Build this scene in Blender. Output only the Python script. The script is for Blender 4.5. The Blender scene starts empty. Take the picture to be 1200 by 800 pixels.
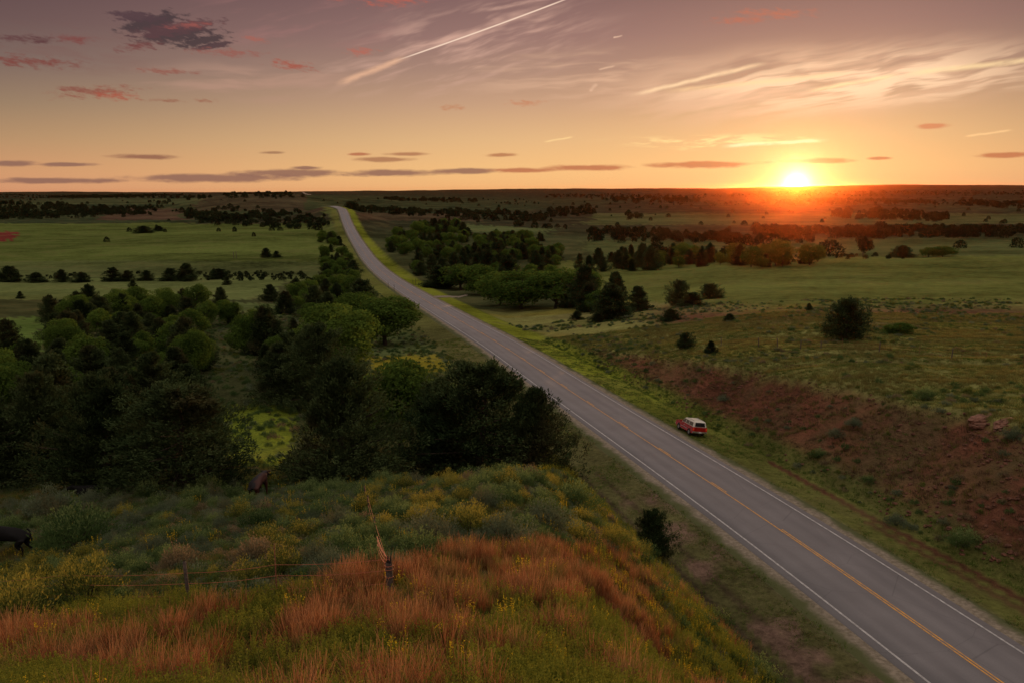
import bpy, bmesh, math, random
import numpy as np
from mathutils import Vector, Matrix
R = math.radians
S = bpy.context.scene
COL = S.collection
rng = np.random.default_rng(11)
random.seed(11)

# ------------------------------------------------------------------ camera
CZ = 27.0
PITCH, ROLL, F = math.atan(178.5 / 1000), R(0.36), 1000.0      # for a 1200 x 800 frame
cF = np.array([0, math.cos(PITCH), -math.sin(PITCH)])
cU0 = np.array([0, math.sin(PITCH), math.cos(PITCH)])
cR = math.cos(ROLL) * np.array([1., 0, 0]) - math.sin(ROLL) * cU0
cU = math.sin(ROLL) * np.array([1., 0, 0]) + math.cos(ROLL) * cU0
cam_d = bpy.data.cameras.new('camera'); cam = bpy.data.objects.new('camera', cam_d); COL.objects.link(cam)
cam_d.sensor_width = 36; cam_d.lens = 30; cam_d.clip_start = 0.5; cam_d.clip_end = 90000
M = Matrix([[cR[0], cU[0], -cF[0], 0], [cR[1], cU[1], -cF[1], 0], [cR[2], cU[2], -cF[2], CZ], [0, 0, 0, 1]])
cam.matrix_world = M
S.camera = cam
S.view_settings.view_transform = 'Standard'; S.view_settings.look = 'None'
S.view_settings.exposure = 0.0; S.view_settings.gamma = 1.0
try: S.view_settings.use_curve_mapping = False
except Exception: pass
S.render.engine = 'CYCLES'
S.cycles.use_denoising = True
S.cycles.max_bounces = 6; S.cycles.diffuse_bounces = 3; S.cycles.glossy_bounces = 2
S.cycles.transmission_bounces = 2; S.cycles.volume_bounces = 0
S.cycles.sample_clamp_indirect = 4; S.cycles.caustics_reflective = False; S.cycles.caustics_refractive = False

def ray(u, v):
    d = cF + cR * (u - 600) / F + cU * (400 - v) / F
    return d
def pt(u, v, Y):
    d = ray(u, v); return d * (Y / d[1])                        # relative to the camera
def project(X, Y, Z):
    """world -> photo pixel coordinates (1200 x 800)"""
    z = Z - CZ
    D = X * cF[0] + Y * cF[1] + z * cF[2]
    D = np.where(D < .1, .1, D)
    return 600 + F * (X * cR[0] + Y * cR[1] + z * cR[2]) / D, 400 - F * (X * cU[0] + Y * cU[1] + z * cU[2]) / D
def azel(u, v):
    d = ray(u, v); d = d / np.linalg.norm(d)
    return math.degrees(math.atan2(d[0], d[1])), math.degrees(math.asin(d[2]))

# ------------------------------------------------------------------ sun and sky
SUN_AZ, SUN_EL = azel(933, 216.5)
sun_d = bpy.data.lights.new('sun', 'SUN'); sun = bpy.data.objects.new('sun', sun_d); COL.objects.link(sun)
sun_d.energy = 2.4; sun_d.angle = R(0.6); sun_d.color = (1.0, 0.50, 0.20)
LAMP_EL = 0.75
sd = Vector((math.sin(R(SUN_AZ)) * math.cos(R(LAMP_EL)), math.cos(R(SUN_AZ)) * math.cos(R(LAMP_EL)), math.sin(R(LAMP_EL))))
sun.rotation_euler = (-sd).to_track_quat('-Z', 'Y').to_euler(); sun.location = (60, 200, 120)

W = bpy.data.worlds.new('World'); S.world = W; W.use_nodes = True
nt = W.node_tree; nt.nodes.clear()
class NB:
    """small node builder"""
    def __init__(s, nt): s.nt = nt
    def n(s, typ, **kw):
        x = s.nt.nodes.new(typ)
        for k, v in kw.items():
            if k == 'ins':
                for i, val in v.items():
                    if hasattr(val, 'node') or isinstance(val, bpy.types.NodeSocket): s.nt.links.new(val, x.inputs[i])
                    else: x.inputs[i].default_value = val
            else: setattr(x, k, v)
        return x
    def m(s, op, a, b=0.0, c=0.0, clamp=False):
        x = s.n('ShaderNodeMath', operation=op, ins={0: a, 1: b, 2: c}); x.use_clamp = clamp; return x.outputs[0]
    def mr(s, val, a, b, c=0.0, d=1.0, smooth=True):
        x = s.n('ShaderNodeMapRange', ins={0: val, 1: a, 2: b, 3: c, 4: d})
        x.interpolation_type = 'SMOOTHSTEP' if smooth else 'LINEAR'; return x.outputs[0]
    def mix(s, f, a, b, mode='MIX'):
        x = s.n('ShaderNodeMix', data_type='RGBA', blend_type=mode); x.clamp_factor = True
        for i, val in ((0, f), (6, a), (7, b)):
            if isinstance(val, bpy.types.NodeSocket): s.nt.links.new(val, x.inputs[i])
            else: x.inputs[i].default_value = (tuple(val) + (1,))[:4] if i else val
        return x.outputs[2]
    def noise(s, vec, scale, detail=3.0, rough=.5, dist=0.0):
        x = s.n('ShaderNodeTexNoise', ins={'Scale': scale, 'Detail': detail, 'Roughness': rough, 'Distortion': dist})
        if vec is not None: s.nt.links.new(vec, x.inputs['Vector'])
        return x.outputs['Fac']
    def ramp(s, val, stops):
        x = s.n('ShaderNodeValToRGB', ins={0: val}); e = x.color_ramp.elements
        while len(e) < len(stops): e.new(0.5)
        for i, (p, c) in enumerate(stops): e[i].position = p; e[i].color = tuple(c) + (1,)
        return x.outputs[0]
    def mapping(s, vec, loc=(0, 0, 0), rot=(0, 0, 0), scale=(1, 1, 1), typ='TEXTURE'):
        x = s.n('ShaderNodeMapping', ins={0: vec, 1: loc, 2: rot, 3: scale}); x.vector_type = typ; return x.outputs[0]
def lin(r, g, b):
    f = lambda c: (c / 255 / 12.92) if c <= 10 else ((c / 255 + .055) / 1.055) ** 2.4
    return (f(r), f(g), f(b))

nb = NB(nt)
gen = nb.n('ShaderNodeTexCoord').outputs['Generated']
dirn = nb.n('ShaderNodeVectorMath', operation='NORMALIZE', ins={0: gen}).outputs[0]
sx = nb.n('ShaderNodeSeparateXYZ', ins={0: dirn})
AZ = nb.m('MULTIPLY', nb.m('ARCTAN2', sx.outputs[0], sx.outputs[1]), 57.2958)
EL = nb.m('MULTIPLY', nb.m('ARCSINE', sx.outputs[2]), 57.2958)
AE = nb.n('ShaderNodeCombineXYZ', ins={0: AZ, 1: EL, 2: 0.0}).outputs[0]
e01 = nb.m('DIVIDE', EL, 90.0, clamp=True)
# clear-sky colour by height: away from the sun, under the sun's side; unseen upper stops raised to light the ground
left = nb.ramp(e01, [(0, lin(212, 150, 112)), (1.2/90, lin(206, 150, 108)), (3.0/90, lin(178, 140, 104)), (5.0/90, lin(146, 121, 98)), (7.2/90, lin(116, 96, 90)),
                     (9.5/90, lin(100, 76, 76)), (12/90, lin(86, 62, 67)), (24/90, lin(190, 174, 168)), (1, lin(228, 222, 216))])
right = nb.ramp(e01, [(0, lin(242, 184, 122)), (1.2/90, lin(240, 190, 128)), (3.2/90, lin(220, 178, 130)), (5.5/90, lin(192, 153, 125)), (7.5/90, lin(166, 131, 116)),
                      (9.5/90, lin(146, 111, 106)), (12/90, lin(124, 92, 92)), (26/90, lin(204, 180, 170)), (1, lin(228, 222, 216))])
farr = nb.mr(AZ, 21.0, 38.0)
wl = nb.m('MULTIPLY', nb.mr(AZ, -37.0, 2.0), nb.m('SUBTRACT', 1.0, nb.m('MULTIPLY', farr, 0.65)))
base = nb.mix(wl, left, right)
# Nishita sky under it, same sun direction
sky = nb.n('ShaderNodeTexSky', sky_type='NISHITA'); sky.sun_disc = False
sky.sun_elevation = R(LAMP_EL); sky.sun_rotation = R(SUN_AZ)
sky.air_density = 1.0; sky.dust_density = 2.0; sky.ozone_density = 1.0
# ---- clouds
def P(*uv): return azel(*uv)
warp = nb.n('ShaderNodeTexNoise', ins={'Scale': 0.22, 'Detail': 2.0}); nt.links.new(AE, warp.inputs['Vector'])
wv = nb.n('ShaderNodeVectorMath', operation='MULTIPLY_ADD', ins={0: warp.outputs['Color'], 1: (2.2, 0.8, 0), 2: AE}).outputs[0]
def streaks(u0, v0, u1, v1, halfw, rot, nscale, lo, hi, stretch=7.0, seed=0, det=5.0):
    lo, hi = lo + .04, hi - .05
    """cirrus fibres along a direction inside a soft ellipse"""
    a = P(u0, v0); b = P(u1, v1); c = ((a[0] + b[0]) / 2, (a[1] + b[1]) / 2)
    ang = math.atan2(b[1] - a[1], b[0] - a[0]); hl = math.hypot(b[0] - a[0], b[1] - a[1]) / 2
    loc = nb.mapping(wv, (c[0] + 1.1, c[1] + .4, 0), (0, 0, ang), (hl, halfw, 1))
    r_ = nb.n('ShaderNodeVectorMath', operation='LENGTH', ins={0: loc}).outputs[1]
    env = nb.mr(r_, 1.0, 0.15)
    q = nb.mapping(wv, (seed * 13.1, seed * 7.7, seed), (0, 0, rot), (stretch / nscale, 1 / nscale, 1))
    nn = nb.noise(q, 1.0, 3.0, .6, 0.0)
    return nb.m('MULTIPLY', env, nb.mr(nn, lo, hi), clamp=True)
def puff(u, v, hw, hh, rot=0.0, k=1.3, soft=.55, tex=None):
    soft *= 1.5; k *= .85
    """one named cloud: half width / height in photo pixels"""
    c = P(u, v)
    loc = nb.mapping(AE, (c[0], c[1], 0), (0, 0, -rot), (hw * .0573, hh * .0573, 1))
    r_ = nb.n('ShaderNodeVectorMath', operation='LENGTH', ins={0: loc}).outputs[1]
    x = nb.m('MULTIPLY_ADD', nb.m('SUBTRACT', tex, .5), k * 2, nb.m('SUBTRACT', 1.0, r_))
    return nb.mr(x, 0.0, soft)
ctex = nb.noise(nb.mapping(AE, (0, 0, 0), (0, 0, 0), (3.2, .8, 1)), 1.6, 5.0, .6)
ctex2 = nb.noise(nb.mapping(AE, (5, 9, 0), (0, 0, -0.14), (1.7, .6, 1)), 2.6, 5.0, .6)
col = base
shade = nb.mr(nb.noise(nb.mapping(AE, (3, 1, 0), (0, 0, -.05), (1.6, .5, 1)), 3.6, 4.0, .65), .30, .64, .45, 1.0)
def lay(mask, c, amt=1.0, two=False):
    global col
    if two: mask = nb.m('MULTIPLY', mask, shade)
    col = nb.mix(nb.m('MULTIPLY', mask, amt, clamp=True), col, c)
# broad veils
lay(streaks(640, 122, 1300, 58, 3.0, R(9), .8, .30, .66, 7, 1), lin(232, 188, 156), .9)
lay(streaks(740, 112, 1330, 66, 2.2, R(8), 1.3, .40, .62, 9, 2), lin(255, 216, 178), .85)
lay(streaks(330, 95, 760, 12, 3.6, R(16), 1.2, .40, .80, 6, 3), lin(212, 168, 150), .9)
lay(streaks(60, 95, 520, 92, 1.6, R(2), 1.1, .38, .74, 8, 4), lin(180, 140, 122), .75)
lay(streaks(480, 85, 900, 92, 2.4, R(3), 1.3, .40, .76, 9, 5), lin(214, 172, 144), .75)
lay(streaks(100, 20, 620, 12, 2.6, R(12), 1.0, .44, .80, 6, 6), lin(160, 112, 108), .6)
lay(streaks(-140, 55, 260, 50, 2.2, R(-4), .9, .42, .78, 6, 7), lin(120, 72, 70), .55)
lay(streaks(680, 168, 1000, 162, .55, R(2), 3.0, .42, .66, 7, 8), lin(255, 226, 158), .8)
# thin streaks and contrails (start, end, half width px, opacity)
ltex = nb.noise(nb.mapping(AE, (0, 0, 0), (0, 0, .18), (4.0, 1, 1)), 2.2, 4.0, .6)
def line(u0, v0, u1, v1, w, c, amt, jag=.7):
    a = P(u0, v0); b = P(u1, v1); cc = ((a[0] + b[0]) / 2, (a[1] + b[1]) / 2)
    ang = math.atan2(b[1] - a[1], b[0] - a[0]); hl = math.hypot(b[0] - a[0], b[1] - a[1]) / 2
    src = AE if jag < .3 else wjit
    loc = nb.mapping(src, (cc[0], cc[1], 0), (0, 0, ang), (hl, w * .0573, 1))
    q = nb.n('ShaderNodeSeparateXYZ', ins={0: loc})
    ex = nb.mr(nb.m('ABSOLUTE', q.outputs[0]), 1.0, .6); ey = nb.mr(nb.m('ABSOLUTE', q.outputs[1]), 1.0, 0.0)
    lay(nb.m('MULTIPLY', nb.m('MULTIPLY', ex, ey), nb.mr(ltex, .18, .60, .15, 1.0) if jag > .3 else 1.0), c, amt)
jit = nb.n('ShaderNodeTexNoise', ins={'Scale': 0.9, 'Detail': 3.0}); nt.links.new(AE, jit.inputs['Vector'])
jc = nb.n('ShaderNodeVectorMath', operation='SUBTRACT', ins={0: jit.outputs['Color'], 1: (.5, .5, .5)}).outputs[0]
wjit = nb.n('ShaderNodeVectorMath', operation='MULTIPLY_ADD', ins={0: jc, 1: (.5, .16, 0), 2: AE}).outputs[0]
line(448, 77, 690, -11, 1.25, lin(250, 218, 194), .95, .1)
line(560, 14, 700, -14, 3.0, lin(225, 180, 160), .55)
line(390, 101, 480, 66, 5.0, lin(232, 180, 146), .75)
line(735, 113, 905, 72, 3.6, lin(252, 216, 172), .8)
line(770, 108, 1010, 84, 4.0, lin(252, 212, 160), .6)
line(940, 108, 1060, 86, 3.5, lin(255, 226, 172), .8)
line(1050, 88, 1260, 64, 4.5, lin(255, 222, 168), .7)
line(636, 167, 674, 160, 1.6, lin(248, 212, 150), .8)
line(1128, 161, 1190, 152, 1.8, lin(250, 206, 148), .7)
line(692, 108, 700, 98, 3.0, lin(230, 190, 160), .55); line(718, 45, 730, 42, 1.5, lin(236, 196, 168), .7)
line(700, 82, 722, 78, 1.6, lin(230, 190, 160), .6)
line(840, 172, 975, 164, 3.0, lin(255, 240, 190), .9)
# low dark bars just over the horizon
bar = lin(140, 102, 88); barr = lin(178, 108, 78)
for (u, v, hw, hh, c) in ((70, 212, 75, 3.4, bar), (250, 209, 105, 5.5, bar), (345, 203, 70, 5, bar), (455, 203, 60, 4.6, bar), (545, 201, 52, 3.8, bar),
                          (610, 200, 44, 3.2, barr), (690, 197, 62, 3.8, barr), (822, 193, 72, 4.2, barr), (962, 189, 38, 3.4, barr),
                          (1178, 182, 34, 3.2, barr), (18, 192, 26, 3.6, bar), (170, 184, 36, 3.0, lin(142, 96, 78)), (75, 193, 34, 2.4, bar),
                          (450, 187, 42, 3.2, lin(168, 118, 86)), (478, 181, 30, 2.6, lin(172, 118, 86)), (588, 182, 24, 2.4, lin(176, 118, 84)),
                          (358, 197, 20, 2.2, bar), (320, 179, 16, 2.0, lin(160, 118, 88)), (1093, 148, 20, 3, lin(196, 122, 92)), (1030, 186, 14, 2, barr), (420, 181, 16, 2, barr)):
    lay(puff(u, v, hw * 1.05, hh * 1.15, 0, .7, .4, ctex), c, .9)
# red and slate clouds high up
red = lin(160, 76, 62); slate = lin(62, 46, 53)
for (u, v, hw, hh, c, rt) in ((178, 28, 38, 11, slate, -.25), (205, 40, 48, 11, slate, -.22), (238, 48, 34, 6, slate, -.25), (160, 20, 30, 6, lin(76, 52, 60), 0), (205, 34, 52, 8, lin(84, 54, 60), -.2), (222, 30, 30, 4, lin(150, 80, 74), -.1), (250, 54, 26, 4, lin(70, 48, 56), -.2),
                              (30, 72, 60, 7, lin(120, 58, 54), .02), (85, 46, 24, 5, lin(120, 62, 60), 0), (165, 54, 26, 6, lin(112, 58, 58), -.2),
                              (342, 77, 30, 6, red, .1), (424, 61, 20, 6, lin(176, 98, 84), 0), (112, 108, 46, 7, lin(140, 76, 64), -.1), (90, 105, 24, 4, lin(132, 76, 66), 0),
                              (135, 113, 24, 5, lin(164, 78, 62), 0), (195, 84, 34, 4, lin(140, 80, 70), 0), (265, 62, 44, 5, lin(146, 84, 76), 0), (18, 46, 34, 4, lin(92, 54, 58), 0),
                              (466, 0, 44, 8, lin(176, 90, 76), -.1), (395, -4, 36, 6, lin(170, 92, 80), 0), (300, 46, 16, 4, lin(164, 92, 80), .2),
                              (616, 121, 22, 4, lin(190, 122, 92), 0), (530, 126, 16, 4, lin(186, 126, 94), 0), (905, 16, 52, 6, lin(176, 100, 84), .06), (870, 24, 40, 5, lin(172, 98, 84), 0),
                              (195, 118, 26, 2.6, lin(148, 100, 80), 0), (240, 118, 16, 2.6, lin(150, 96, 76), 0), (46, 46, 22, 5, lin(88, 52, 56), 0)):
    lay(puff(u, v, hw, hh, rt, *((1.15, .34) if c[0] < .09 else (1.75, .62)), ctex2), c, .9, c[0] > .09)
# the glow of the air round the sun
sp = (math.sin(R(SUN_AZ)) * math.cos(R(SUN_EL)), math.cos(R(SUN_AZ)) * math.cos(R(SUN_EL)), math.sin(R(SUN_EL)))
dsun = nb.m('MULTIPLY', nb.m('ARCCOSINE', nb.m('MINIMUM', nb.n('ShaderNodeVectorMath', operation='DOT_PRODUCT', ins={0: dirn, 1: sp}).outputs[1], .9999999)), 57.2958)
def expo(width): return nb.m('EXPONENT', nb.m('DIVIDE', dsun, -width))
def addc(mask, c):
    global col
    s_ = nb.n('ShaderNodeVectorMath', operation='SCALE', ins={0: c, 3: mask}).outputs[0]
    col = nb.n('ShaderNodeVectorMath', operation='ADD', ins={0: col, 1: s_}).outputs[0]
addc(expo(6.0), (.16, .10, .035)); addc(expo(1.9), (.50, .42, .18))
addc(expo(.42), (7.0, 5.4, 3.0)); addc(nb.mr(dsun, .42, .30), (14., 10., 5.))
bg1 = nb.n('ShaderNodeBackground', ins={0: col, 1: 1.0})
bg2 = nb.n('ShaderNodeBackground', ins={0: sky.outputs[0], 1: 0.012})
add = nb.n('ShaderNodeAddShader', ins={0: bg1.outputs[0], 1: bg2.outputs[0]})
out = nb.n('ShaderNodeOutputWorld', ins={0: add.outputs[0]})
W.cycles.sampling_method = 'MANUAL'; W.cycles.sample_map_resolution = 1024

# ------------------------------------------------------------------ helpers
def tag(o, label=None, cat=None, group=None, kind=None):
    if label: o['label'] = label
    if cat: o['category'] = cat
    if group: o['group'] = group
    if kind: o['kind'] = kind
    return o
def np_mesh(name, V, Fc, mat=None, smooth=False):
    """V (n,3), Fc (m,3) or (m,4) arrays"""
    V = np.asarray(V, np.float32); Fc = np.asarray(Fc, np.int32)
    me = bpy.data.meshes.new(name)
    me.vertices.add(len(V)); me.vertices.foreach_set('co', V.ravel())
    k = Fc.shape[1]
    me.loops.add(Fc.size); me.loops.foreach_set('vertex_index', Fc.ravel())
    me.polygons.add(len(Fc)); me.polygons.foreach_set('loop_start', np.arange(0, Fc.size, k, dtype=np.int32))
    me.polygons.foreach_set('loop_total', np.full(len(Fc), k, np.int32))
    if smooth: me.polygons.foreach_set('use_smooth', np.ones(len(Fc), bool))
    me.update(calc_edges=True)
    if mat: me.materials.append(mat)
    return me
def link(name, me, parent=None, loc=None):
    o = bpy.data.objects.new(name, me); COL.objects.link(o)
    if parent: o.parent = parent
    if loc is not None: o.location = loc
    return o
def empty(name, loc=(0, 0, 0), rz=0.0):
    o = bpy.data.objects.new(name, None); COL.objects.link(o); o.location = loc; o.rotation_euler = (0, 0, rz)
    o.empty_display_size = .3
    return o

def vnoise(x, y, seed=0):
    xi = np.floor(x).astype(np.int64); yi = np.floor(y).astype(np.int64); xf = x - xi; yf = y - yi
    def h(a, b):
        n = (a * 374761393 + b * 668265263 + seed * 1442695) & 0x7fffffff
        n = ((n ^ (n >> 13)) * 1274126177) & 0x7fffffff
        return ((n ^ (n >> 16)) & 0xffff) / 65535.0
    sx_ = xf * xf * (3 - 2 * xf); sy_ = yf * yf * (3 - 2 * yf)
    return (h(xi, yi) * (1 - sx_) + h(xi + 1, yi) * sx_) * (1 - sy_) + (h(xi, yi + 1) * (1 - sx_) + h(xi + 1, yi + 1) * sx_) * sy_
def fbm(x, y, sc, octv=4, seed=0):
    t = 0; a = 1.0; s = 0
    for i in range(octv):
        t = t + a * vnoise(x / sc + 17.3 * i, y / sc + 9.1 * i, seed + i); s += a; a *= .5; sc = sc / 2.03
    return t / s * 2 - 1
def smooth(x, a, b):
    t = np.clip((x - a) / (b - a), 0, 1); return t * t * (3 - 2 * t)
def inpoly(u, v, poly):
    c = np.zeros(np.shape(u), bool); n = len(poly); j = n - 1
    for i in range(n):
        xi, yi = poly[i]; xj, yj = poly[j]
        if yi != yj:
            c ^= ((yi > v) != (yj > v)) & (u < (xj - xi) * (v - yi) / (yj - yi) + xi)
        j = i
    return c

# ------------------------------------------------------------------ the road line and its rise and fall
RA, RB = 35.7, -0.2326                       # the road runs in the vertical plane X = RA + RB*Y
RC = 1 / math.hypot(1, RB)
road_uv = [(1050, 708.6), (938, 634), (826.5, 560), (764, 520), (702, 480), (640, 439), (599, 410), (518.5, 364), (478, 340), (458, 327), (443, 315),
           (431, 302), (423, 290), (416.5, 280), (411, 270), (406.5, 260), (403, 250), (400.8, 245.5)]
sY, sZ = [], []
for (u, v) in road_uv:
    d = ray(u, v); k = RA / (d[0] - RB * d[1]); sY.append(k * d[1]); sZ.append(k * d[2] + CZ)
sY = np.array(sY); sZ = np.array(sZ)
# beyond the crest the road dips out of sight and shows once more on the far rise
Yk = np.concatenate([[-400, -60, 20], sY, [sY[-1] + 75, sY[-1] + 260, 1700, 60000]])
Zk = np.concatenate([[10, 3.0, .7], sZ, [sZ[-1] + 2.6, sZ[-1] - 3, CZ - 24, CZ - 24]])
def _smoothprof():
    yy = np.concatenate([np.arange(-400, 1300, 4.), np.arange(1300, 6000, 20.), [60000]])
    zz = np.interp(yy, Yk, Zk)
    n = int((1300 + 400) / 4)
    ker = np.hanning(23); ker /= ker.sum()
    a = np.pad(zz[:n + 30], 11, mode='edge'); zz[:n] = np.convolve(a, ker, 'valid')[:n]
    return yy, zz
PY, PZ = _smoothprof()
def road_x(Y): return RA + RB * Y - np.clip(Y - 985, 0, 260) * 0.12
def road_z(Y): return np.interp(Y, PY, PZ)

# ------------------------------------------------------------------ terrain
ctrl = []          # (u, v, Y)
def C(u, v, Y):
    p = pt(u, v, Y); ctrl.append((p[0], p[1], p[2]))
for a in ((0, 800, 16), (200, 800, 14.5), (450, 800, 14), (700, 800, 15), (860, 800, 19), (60, 740, 21), (250, 720, 20), (456, 703, 20), (650, 700, 21.5),
          (800, 716, 25.5), (20, 656, 38), (200, 640, 33), (400, 640, 29), (600, 640, 29), (745, 655, 32.5), (0, 590, 52), (160, 590, 46), (303, 581, 50), (450, 572, 48),
          (600, 556, 46), (700, 602, 40), (660, 568, 43), (0, 562, 60), (150, 560, 60), (400, 566, 56),
          (560, 575, 62), (480, 560, 66), (310, 505, 80), (290, 440, 118), (100, 470, 110), (0, 470, 110), (440, 480, 100), (520, 440, 125), (450, 440, 128),
          (0, 400, 160), (200, 400, 175), (350, 400, 190), (0, 352, 270), (120, 354, 275), (250, 355, 275), (400, 350, 300),
          (20, 330, 390), (200, 328, 400), (340, 322, 430), (0, 300, 560), (200, 298, 560), (350, 296, 560), (0, 268, 900), (200, 268, 900), (350, 270, 830),
          (0, 250, 1250), (130, 246, 1400), (220, 246, 1350), (290, 227.5, 1650), (250, 231, 1600), (200, 238, 1600), (375, 238, 1450), (345, 232, 1500), (320, 233, 1450), (0, 236, 2100), (100, 234, 2300),
          (0, 1000, 3.2), (600, 1000, 3.2),
          # right of the road
          (800, 446, 103), (900, 438, 103), (1000, 430, 100), (1120, 442, 92), (1200, 452, 84), (1400, 520, 62), (992, 399, 124), (1195, 400, 120), (870, 405, 128),
          (700, 400, 160), (760, 385, 172), (640, 372, 225), (760, 366, 205), (900, 372, 165), (1100, 372, 165), (900, 345, 230), (1100, 345, 225),
          (700, 338, 320), (1000, 318, 330), (1200, 318, 320), (880, 306, 420), (1100, 298, 450), (560, 340, 340), (600, 305, 520), (700, 298, 560), (520, 290, 640),
          (480, 265, 900), (600, 262, 950), (800, 270, 850), (1000, 268, 850), (1200, 268, 850), (450, 246, 1300), (700, 248, 1400), (900, 246, 1450), (1150, 248, 1450),
          (600, 236, 2300), (800, 234, 2500), (1000, 232, 2600), (1200, 232, 2400)): C(*a)
for (u, v) in ((-100, 226.6), (60, 225.6), (200, 225.8), (340, 225.2), (450, 223.9), (600, 222.6), (720, 221.6), (830, 221.6), (900, 220.6), (960, 218.6), (1050, 217.4), (1200, 217.6), (1320, 217)):
    C(u, v + 2.2, 5200); C(u, v, 9500)
for th in (-1.1, -.8, .75, 1.1):
    for (r_, z_) in ((3, -2.6), (12, -6 if th < 0 else -9), (30, -14 if th < 0 else -19), (60, -19), (120, -21), (300, -28), (900, -34), (3000, -24), (9500, -10)):
        ctrl.append((r_ * math.sin(th), r_ * math.cos(th), z_))
ctrl.append((0.01, 1.0, -1.8))
for th in (-1.1, -.5, -.25, 0, .25, .5, 1.1): ctrl.append((20000 * math.sin(th), 20000 * math.cos(th), -60)); ctrl.append((60000 * math.sin(th), 60000 * math.cos(th), -300))
ctrl = np.array(ctrl)
def toq(X, Y):
    r_ = np.maximum(np.hypot(X, Y), 1.5); th = np.clip(np.arctan2(X, Y), -1.15, 1.15)
    return th * 2.4, np.log(r_)
cq = np.stack(toq(ctrl[:, 0], ctrl[:, 1]), 1)
RBC = 0.12
def kern(d2): return np.sqrt(d2 + RBC * RBC)
# fit the slope-like value z/r**.35 so near and far weigh alike
def scale_r(X, Y): return np.maximum(np.hypot(X, Y), 1.5) ** .35
_K = kern(((cq[:, None] - cq[None]) ** 2).sum(-1)); n_ = len(cq)
_A = np.zeros((n_ + 1, n_ + 1)); _A[:n_, :n_] = _K - 0 * np.eye(n_); _A[:n_, n_] = 1; _A[n_, :n_] = 1
_w = np.linalg.solve(_A, np.concatenate([ctrl[:, 2] / scale_r(ctrl[:, 0], ctrl[:, 1]), [0]]))
def natural(X, Y):
    q0, q1 = toq(X, Y); out_ = np.full(np.shape(X), _w[-1])
    for i in range(len(cq)):
        out_ = out_ + _w[i] * kern((q0 - cq[i, 0]) ** 2 + (q1 - cq[i, 1]) ** 2)
    z = out_ * scale_r(X, Y)
    r_ = np.hypot(X, Y)
    z = z + fbm(X, Y, 5.5, 3, 1) * .22 * smooth(r_, 8, 20) + fbm(X, Y, 38, 3, 2) * .9 * smooth(r_, 70, 200)
    z = z + fbm(X, Y * .6, 320, 3, 3) * 8.0 * smooth(r_, 900, 2400) + fbm(X, Y * .5, 1800, 3, 4) * 11 * smooth(r_, 4500, 9000) * (1 - smooth(r_, 12000, 20000))
    return z + CZ
def smin(a, b, k):
    h = np.clip(.5 + .5 * (b - a) / k, 0, 1); return b * (1 - h) + a * h - k * h * (1 - h)
def smax(a, b, k): return -smin(-a, -b, k)
def lateral(X, Y): return (X - road_x(Y)) * RC
def height(X, Y, under=True):
    X = np.asarray(X, float); Y = np.asarray(Y, float)
    N = natural(X, Y); t = lateral(X, Y); a = np.abs(t); p = road_z(Y)
    ditch = p - np.clip((a - 4.7) * .13, -.05, .82)
    e = np.maximum(a - 11, 0)
    kr = np.where(t > 0, .70, .95)
    kr = kr * (1 + .16 * fbm(X, Y, 14, 3, 7))
    hi = ditch + kr * e; lo = ditch - .30 * e
    z = smax(smin(N, hi, .6), lo, 1.0)
    bank = np.clip((hi - lo) , 0, 3) / 3 * smooth(e, .5, 4) * (1 - smooth(N * 0 + z - N, -.2, .1))
    # runnels washed down the red cut on the right
    s_ = Y * 1.0
    run = fbm(s_ * 1.0 + X * .3, t * .18, 3.2, 4, 9) * 1.2 + np.abs(fbm(s_ + X * .3, t * .1, 4.5, 2, 19)) * -2.2
    z = z + np.where(t > 0, run, run * .3) * bank * smooth(e, 1, 5)
    w = smooth(a, 11, 12.5)
    z = np.where(a < 11, ditch, ditch * (1 - w) + z * w)
    # beyond the crest, and behind the camera, the land is left uncut
    cutw = 1 - smooth(Y, 1060, 1180); z = z * cutw + N * (1 - cutw)
    # the terrain sheet stays under the road sheet
    far = np.hypot(X, Y)
    z = z + fbm(X, Y, 1.3, 2, 5) * .06 * smooth(a, 5.5, 7) * (far < 160)
    if under: z = z - cutw * (1 - smooth(a, 4.9, 6.0)) * (.10 + .0006 * far) - cutw * .0006 * far * (1 - smooth(a, 6, 14))
    return z
def hit(u, v, dmin=8., dmax=12000.):
    """first terrain point under a photo pixel"""
    d = ray(u, v); ks = np.exp(np.linspace(math.log(dmin), math.log(dmax), 700))
    X = d[0] * ks; Y = d[1] * ks; Z = CZ + d[2] * ks
    b = np.nonzero(height(X, Y, False) > Z)[0]
    i = b[0] if len(b) else len(ks) - 1
    lo_, hi_ = ks[max(i - 1, 0)], ks[i]
    kk = np.linspace(lo_, hi_, 24); X = d[0] * kk; Y = d[1] * kk; Z = CZ + d[2] * kk
    b = np.nonzero(height(X, Y, False) > Z)[0]; j = b[0] if len(b) else 23
    return np.array([X[j], Y[j], float(height(X[j], Y[j], False))])

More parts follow.
